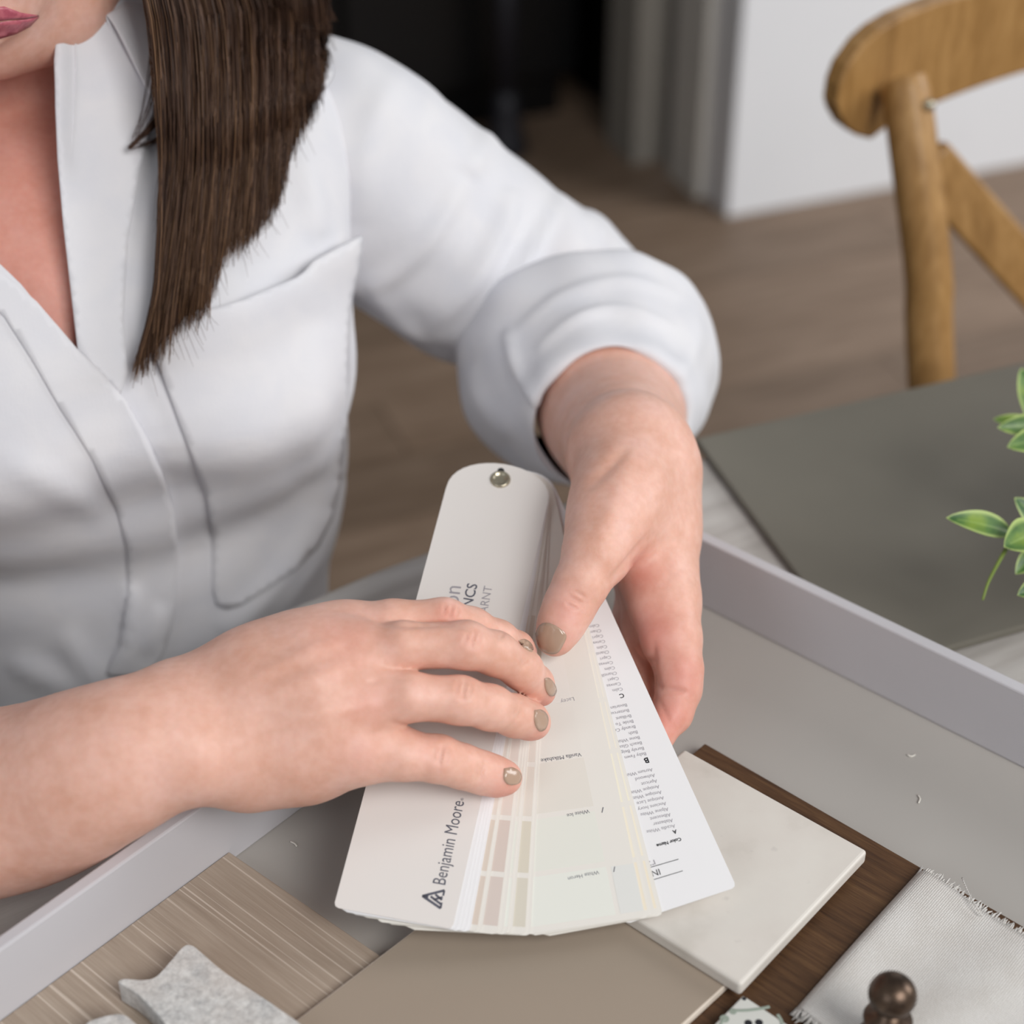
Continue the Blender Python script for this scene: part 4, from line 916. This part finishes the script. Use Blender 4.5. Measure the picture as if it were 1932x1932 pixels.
def pofs(x, y):
    d, _ = pdist(np.array([x]), np.array([y]), [(330, 606), (440, 575), (532, 532), (560, 500), (642, 448)]); return .0022+.0115*math.exp(-(d[0]/80)**2)
mo('pocket', *keepp(patch(pock, bvT, .005, .003, 13, pofs)), m_shirt.m, shirt, True)
# collar standing round the back and sides of the neck and folding over
prof_c = [(.232, .004, 0), (.262, .0, .35), (.292, .0, .8), (.302, .002, 1.), (.296, .010, 1.), (.262, .016, .55), (.225, .014, 0)]; Vc = []; tcs = np.linspace(radians(58), radians(-238), 90)
for t in tcs:
    for z, off, k in prof_c:
        a = tpoint(t, min(z, .245), off); c2 = np.array([-.252, .880, 0]); d2 = a[:2]-c2[:2]; rr2 = np.linalg.norm(d2); R2 = rr2*(1-k)+(.066+off)*k
        fall = .03*(.5-.5*sin(t))*0; Vc.append([c2[0]+d2[0]/rr2*R2, c2[1]+d2[1]/rr2*R2, z-.022*max(0, sin(t))*k])
n_ = len(prof_c); Qc = np.array([(i*n_+j, i*n_+j+1, (i+1)*n_+j+1, (i+1)*n_+j) for i in range(len(tcs)-1) for j in range(n_-1)])
EXTRA.append((np.array(Vc), Qc)); o = mo('collar', Vc, Qc, m_shirt.m, shirt, True); md = o.modifiers.new('thick', 'SOLIDIFY'); md.thickness = .0015; md.offset = 0; o.modifiers.new('smooth', 'SUBSURF').levels = 1
# left sleeve
def loft(st, m, nseg=72, cap=False, axis=None):
    """rings (centre, radius) along a line, resampled; returns verts/quads"""
    C_ = crv(np.array([s_[0] for s_ in st]), m); R_ = crv(np.array([[s_[1]] for s_ in st]), m)[:, 0]; T = np.gradient(C_, axis=0); T /= np.linalg.norm(T, axis=1)[:, None]
    if axis is not None: T[:] = axis
    V = []; x = np.cross(Z, T[0])
    for i in range(m):
        x = x-T[i]*(x@T[i]); x /= np.linalg.norm(x); y = np.cross(T[i], x)
        V += [C_[i]+R_[i]*(cos(2*pi*k/nseg)*x+sin(2*pi*k/nseg)*y) for k in range(nseg)]
    return np.array(V), np.array([(i*nseg+k, i*nseg+(k+1) % nseg, (i+1)*nseg+(k+1) % nseg, (i+1)*nseg+k) for i in range(m-1) for k in range(nseg)])
def orient(V, Q, c):
    N = vnormals(V, Q); return Q if ((V-c)*N).sum() > 0 else Q[:, ::-1]
SL = [JD(520, 180, .985, 150), JD(585, 240, .995, 186), JD(660, 310, 1.01, 202), JD(720, 362, 1.025, 203), JD(830, 440, 1.05, 200), JD(950, 525, 1.08, 192), JD(1030, 575, 1.10, 184), JD(1095, 615, 1.11, 172), JD(1140, 645, 1.11, 150), JD(1165, 680, 1.09, 130)]
VS, QS = loft(SL, 130, 120); QS = orient(VS, QS, VS.mean(0)); NS = vnormals(VS, QS); VS = VS+NS*wob(VS, .0016, 50, 9)[:, None]
VS = folds(VS, QS, [([(872, 335), (846, 392), (800, 462), (752, 510), (690, 548)], .005, 20, 'r'), ([(965, 355), (950, 420), (890, 530), (806, 628)], .006, 22, 'r'), ([(1062, 368), (1010, 450), (950, 540), (866, 668)], .009, 55, 's'),
                    ([(760, 130), (700, 250), (668, 420)], .003, 30, 'r'), ([(700, 560), (770, 620), (850, 690)], .004, 18, 'r'), ([(930, 250), (900, 300), (880, 330)], .004, 22, 'r'), ([(1100, 400), (1130, 440), (1120, 480)], .004, 25, 'r')])
mo('sleeve', VS, QS, m_shirt.m, shirt, True)
cB, cR = dep(1092, 655, 1.085), dep(1152, 792, .958); cn = nrm(cR-cB); cB = cB+(cR-cB)*.24+rt*.001; cax = cR-cB
prof = [(.14, .058), (-.05, .065), (-.10, .0725), (-.05, .0775), (.08, .0785), (.25, .074), (.45, .066), (.65, .058), (.82, .051), (.95, .0465), (1.0, .0432), (.98, .0410), (.85, .0415), (.6, .046)]
VC, QC = loft([(cB+cax*t, r_) for t, r_ in prof], 90, 120, axis=cn); QC = orient(VC, QC, cB)
eu = up-cn*(up@cn); eu /= np.linalg.norm(eu); tt_ = (VC-cB)@cn/np.linalg.norm(cax); VC = VC+cn*(.034*np.clip(((VC-cB)@eu)/.08, 0, 1)*np.clip(1-tt_, 0, 1.1))[:, None]
NC = vnormals(VC, QC); VC = VC+NC*wob(VC, .0016, 60, 12)[:, None]
VC = folds(VC, QC, [([(960, 640), (1060, 560), (1180, 530), (1290, 560)], .003, 12, 'r'), ([(1010, 660), (1090, 600), (1180, 585), (1280, 620)], .003, 10, 'r'), ([(950, 620), (970, 690), (1010, 770)], .004, 16, 's'), ([(890, 690), (910, 760), (960, 830)], .003, 18, 'r'), ([(1300, 560), (1310, 640), (1280, 720)], .003, 18, 'r')])
VC[:, 2] = np.maximum(VC[:, 2], TT+.002)
mo('rolled_cuff', VC, QC, m_shirt.m, shirt, True)
# right sleeve (beyond the left picture edge)
shR = tpoint(pi, .19)
SR = [(shR+tx*.05, .045), (shR+tx*.01, .062), (shR*.7+elR*.3, .064), (shR*.35+elR*.65, .062), (elR+np.array([0, .03, .015]), .058), (elR*.75+fore_R[3][0]*.25+Z*.004, .055), (elR*.55+fore_R[3][0]*.45+Z*.004, .052), (elR*.55+fore_R[3][0]*.45+Z*.004, .047)]
V_, Q_ = loft(SR, 80, 60); mo('sleeve', V_, orient(V_, Q_, V_.mean(0)), m_shirt.m, shirt, True)
m_btn = plain('white_shirt_button', (228, 226, 222), .3, .5)
m_btnd = plain('dark_cuff_button', (58, 46, 46), .4, .5)
bvC = bvh_of(VC, QC)
h_ = bvC.ray_cast(Vector(CP), Vector(ray(1012, 812)))
if h_[0] is not None: mo('cuff_button', *ring(np.array(h_[0])+np.array(h_[1])*.0002, nrm(h_[1]), [(.0034, -.001), (.0034, .0008), (.0028, .0014), (.0002, .0014)]), m_btnd, shirt, True)
# trousers below the table edge
G = Grid((-.50, .25, FLZ-.005), (.12, 1.05, -.24), .008); f = G.full(); m_tr = plain('dark_blue_trousers', (44, 48, 62), .85, .2, vary=.08, vs=60)
hip = np.array([-.215, .86, -.30]); 
for s_ in (-1, 1):
    a = hip+tx*s_*.09; k_ = a+tf*.40+tx*s_*.05-Z*.02; ft_ = k_+Z*0; ft_ = np.array([k_[0], k_[1]+.05, FLZ+.045])
    G.chain(f, [a, k_, ft_], [.088, .062, .045], .03, .05)
G.ellip(f, hip, (tx, tf, Z), (.17, .125, .10), .05, .05)
V_, Q_ = nets(G, f); mo('trousers', relax(V_, Q_, 2), Q_, m_tr, person, True)

# ------------------------------------------------------------------ hair
m_hair = M('dark_brown_hair', srgb(62, 44, 36), .5, .22)
_at = m_hair.n('ShaderNodeAttribute', attribute_name='tone')
m_hair.col(m_hair.ramp(_at.outputs['Fac'], [(.0, srgb(46, 32, 26)), (.45, srgb(76, 54, 42)), (.8, srgb(108, 80, 58)), (1, srgb(146, 110, 80))]))
bvS = bvh_of(*join([(VT2, QT), (VS, QS)]+EXTRA)); hv = []; hf = []; ht = []; hn = 0
rs = np.random.RandomState(11)
def strand(P, r0, tone, r1=None, seg=3):
    global hn
    P = np.asarray(P); n = len(P); R = np.linspace(r0, r0*.35 if r1 is None else r1, n); T = np.gradient(P, axis=0); T /= np.linalg.norm(T, axis=1)[:, None]+1e-9
    x = np.cross(T, fw); x /= np.linalg.norm(x, axis=1)[:, None]+1e-9; y = np.cross(T, x); V = np.empty((n, seg, 3))
    for k in range(seg): a = 2*pi*k/seg+.5; V[:, k] = P+R[:, None]*(cos(a)*x+sin(a)*y)
    hv.append(V.reshape(-1, 3)); i = np.arange(n-1)[:, None]*seg; k = np.arange(seg)[None, :]; k2 = (k+1) % seg
    hf.append((np.stack([i+k, i+k2, i+seg+k2, i+seg+k], -1).reshape(-1, 4))+hn); ht.append(np.repeat(np.clip(tone+np.linspace(-.05, .25, n)**1, 0, 1), seg)); hn += n*seg
def sdepth(x, y):
    h = bvS.ray_cast(Vector(CP), Vector(ray(x, y))); return (np.array(h[0])-CP)@fw if h[0] is not None else None
# left and right outline of the lock, from the top of the picture to its tip; strands end along the lower right outline
YL = np.array([-420, -200, 0, 150, 300, 450, 560, 640, 715]); XL = np.array([40, 190, 278, 296, 308, 304, 296, 274, 248])
rend = [(622, -60), (616, 120), (590, 215), (545, 290), (522, 380), (480, 440), (450, 470), (410, 520), (380, 600), (335, 640), (290, 690), (252, 712)]
RE = crv(np.array(rend, float), 200)
clump = [(rs.rand(), rs.uniform(-.08, .08), rs.uniform(.0, 1)) for _ in range(60)]
dcache = {}
def hdep(x, y):
    k = (int(x//24), int(y//24))
    if k not in dcache:
        d = sdepth(x, max(20, y)); dcache[k] = d if d is not None and d < 1.05 else .965
    return dcache[k]
for i in range(3600):
    c = clump[int(rs.randint(len(clump)))]; u = np.clip(c[0]+rs.normal()*.03, 0.0, 1.0)          # 0 = inner (left) edge, 1 = outer
    # where this strand ends
    e = RE[int(np.clip((1-u)**.8*199+rs.normal()*5, 0, 199))]+rs.normal(size=2)*np.array([5, 12])-np.array([0, 1])*abs(rs.normal())*44*(1-u)
    y1 = e[1]; ys = np.concatenate([[-420, -260, -120], np.linspace(-20, max(40, y1), 11)]); P = []
    lay = rs.rand(); wv = rs.normal()*3; ph = rs.uniform(0, 6)
    for y in ys:
        t = np.clip((y+20)/(max(40, y1)+20), 0, 1); xl = np.interp(y, YL, XL); xr0 = np.interp(y, [-420, -200, 0, 715], [230, 480, 618, 640]); xs = xl+(xr0-xl)*u
        x = xs*(1-t**2)+e[0]*t**2 if y > -20 else xs
        x = max(x, xl-2+rs.normal()*.8)+wv*sin(ph+y/160)
        if y > -60: d = hdep(x, y)-.006-.020*lay*(1-.55*t)-.012*(1-t)-.010*np.clip((150-y)/150, 0, 1)
        else: d = np.interp(y, [-420, -60], [.80, hdep(x, 20)-.03])
        P.append((x, y, d))
    P = np.array(P); Pw = np.array([dep(*p) for p in crv(P, 18)])
    strand(Pw, rs.uniform(.00022, .00042), np.clip(c[2]*.55+rs.normal()*.12+.04, 0, .9))
# dense inner mass so the lock is not see-through
for i in range(420):
    u = rs.rand()*.97; e = RE[int(np.clip((1-u)**.8*190, 0, 199))]; y1 = e[1]-30; ys = np.linspace(-120, max(30, y1), 9); P = []
    for y in ys:
        t = np.clip((y+120)/(max(30, y1)+120), 0, 1); xl = np.interp(y, YL, XL)+6; xr0 = np.interp(y, [-420, -200, 0, 715], [230, 480, 606, 620]); x = (xl+(xr0-xl)*u)*(1-t**2)+e[0]*t**2
        x = max(x, xl); P.append(dep(x, y, hdep(x, y)-.007-.010*(1-t)-.010*np.clip((150-y)/150, 0, 1)))
    strand(crv(np.array(P), 14), .0019, .05, .0006, 5)
# stray hairs and the small flick on the inner side
for i in range(26):
    y0 = rs.uniform(60, 520); x0 = np.interp(y0, YL, XL)+rs.uniform(0, 10); dx_ = rs.uniform(-34, -6); L = rs.uniform(60, 170)
    pts = [(x0, y0), (x0+dx_*.5, y0+L*.5), (x0+dx_*rs.uniform(.4, 1), y0+L)]; strand([dep(x, y, hdep(x, y)-.006) for x, y in crv(np.array(pts), 10)], .00017, .25)
for i in range(30):
    k = rs.randint(40, 190); e = RE[k]; d_ = np.array([rs.uniform(4, 30), rs.uniform(20, 60)]); pts = [e+np.array([-12, -30]), e+d_*.4, e+d_]; strand([dep(x, y, hdep(x, y)-.006) for x, y in crv(np.array(pts), 8)], .00016, .4)
for i in range(46):
    o = rs.normal(size=2)*3; pts = [(318+o[0], 196+o[1]), (290+o[0], 234+o[1]*1.4), (244+rs.normal()*2, 279+rs.normal()*2)]; strand([dep(x, y, hdep(x, y)-.008) for x, y in crv(np.array(pts), 9)], .0003, .12)
for i in range(18):
    o = rs.normal(size=2)*4; pts = [(316, 250+o[1]), (290, 266+o[1]), (246+rs.uniform(0, 26), 276+rs.normal()*3)]; strand([dep(x, y, hdep(x, y)-.008) for x, y in crv(np.array(pts), 9)], .00022, .2)
for i in range(18):
    x0 = rs.uniform(286, 300); pts = [(x0, rs.uniform(40, 130)), (x0-rs.uniform(8, 22), 190), (246+rs.uniform(0, 16), rs.uniform(255, 276))]; strand([dep(x, y, hdep(x, y)-.007) for x, y in crv(np.array(pts), 10)], .00016, .2)
# hair over the skull and down the other side
for i in range(2600):
    a = rs.uniform(0, 2*pi); side = 1 if cos(a) > 0 else -1; top_h = hp(0, rs.uniform(-.06, .05), .122)
    w_ = rs.uniform(-1, 1); p1 = hp(side*.078, -.02+w_*.06, .05); p2 = hp(side*.082, -.045+w_*.045, -.03)
    if rs.rand() < .45: p1 = hp(side*rs.uniform(.0, .06), -.105, .06); p2 = hp(side*rs.uniform(.02, .075), -.105, -.03)
    p3 = p2+np.array([side*.01, -.004, -.10]); p3b = p3+np.array([side*.015, -.0, -.09])
    strand(crv(np.array([top_h, (top_h+p1)/2+(p1-hc)*.22, p1, p2, p3, p3b]), 14), .0007, rs.uniform(0, .55))
hair = mo('hair', np.vstack(hv), np.vstack(hf), m_hair.m, person, True, 'stuff')
a_ = hair.data.attributes.new('tone', 'FLOAT', 'POINT'); a_.data.foreach_set('value', np.concatenate(ht).astype(np.float32))
tag(person, 'woman in a white shirt with rolled cuffs and long dark hair holding the fan deck', 'person')
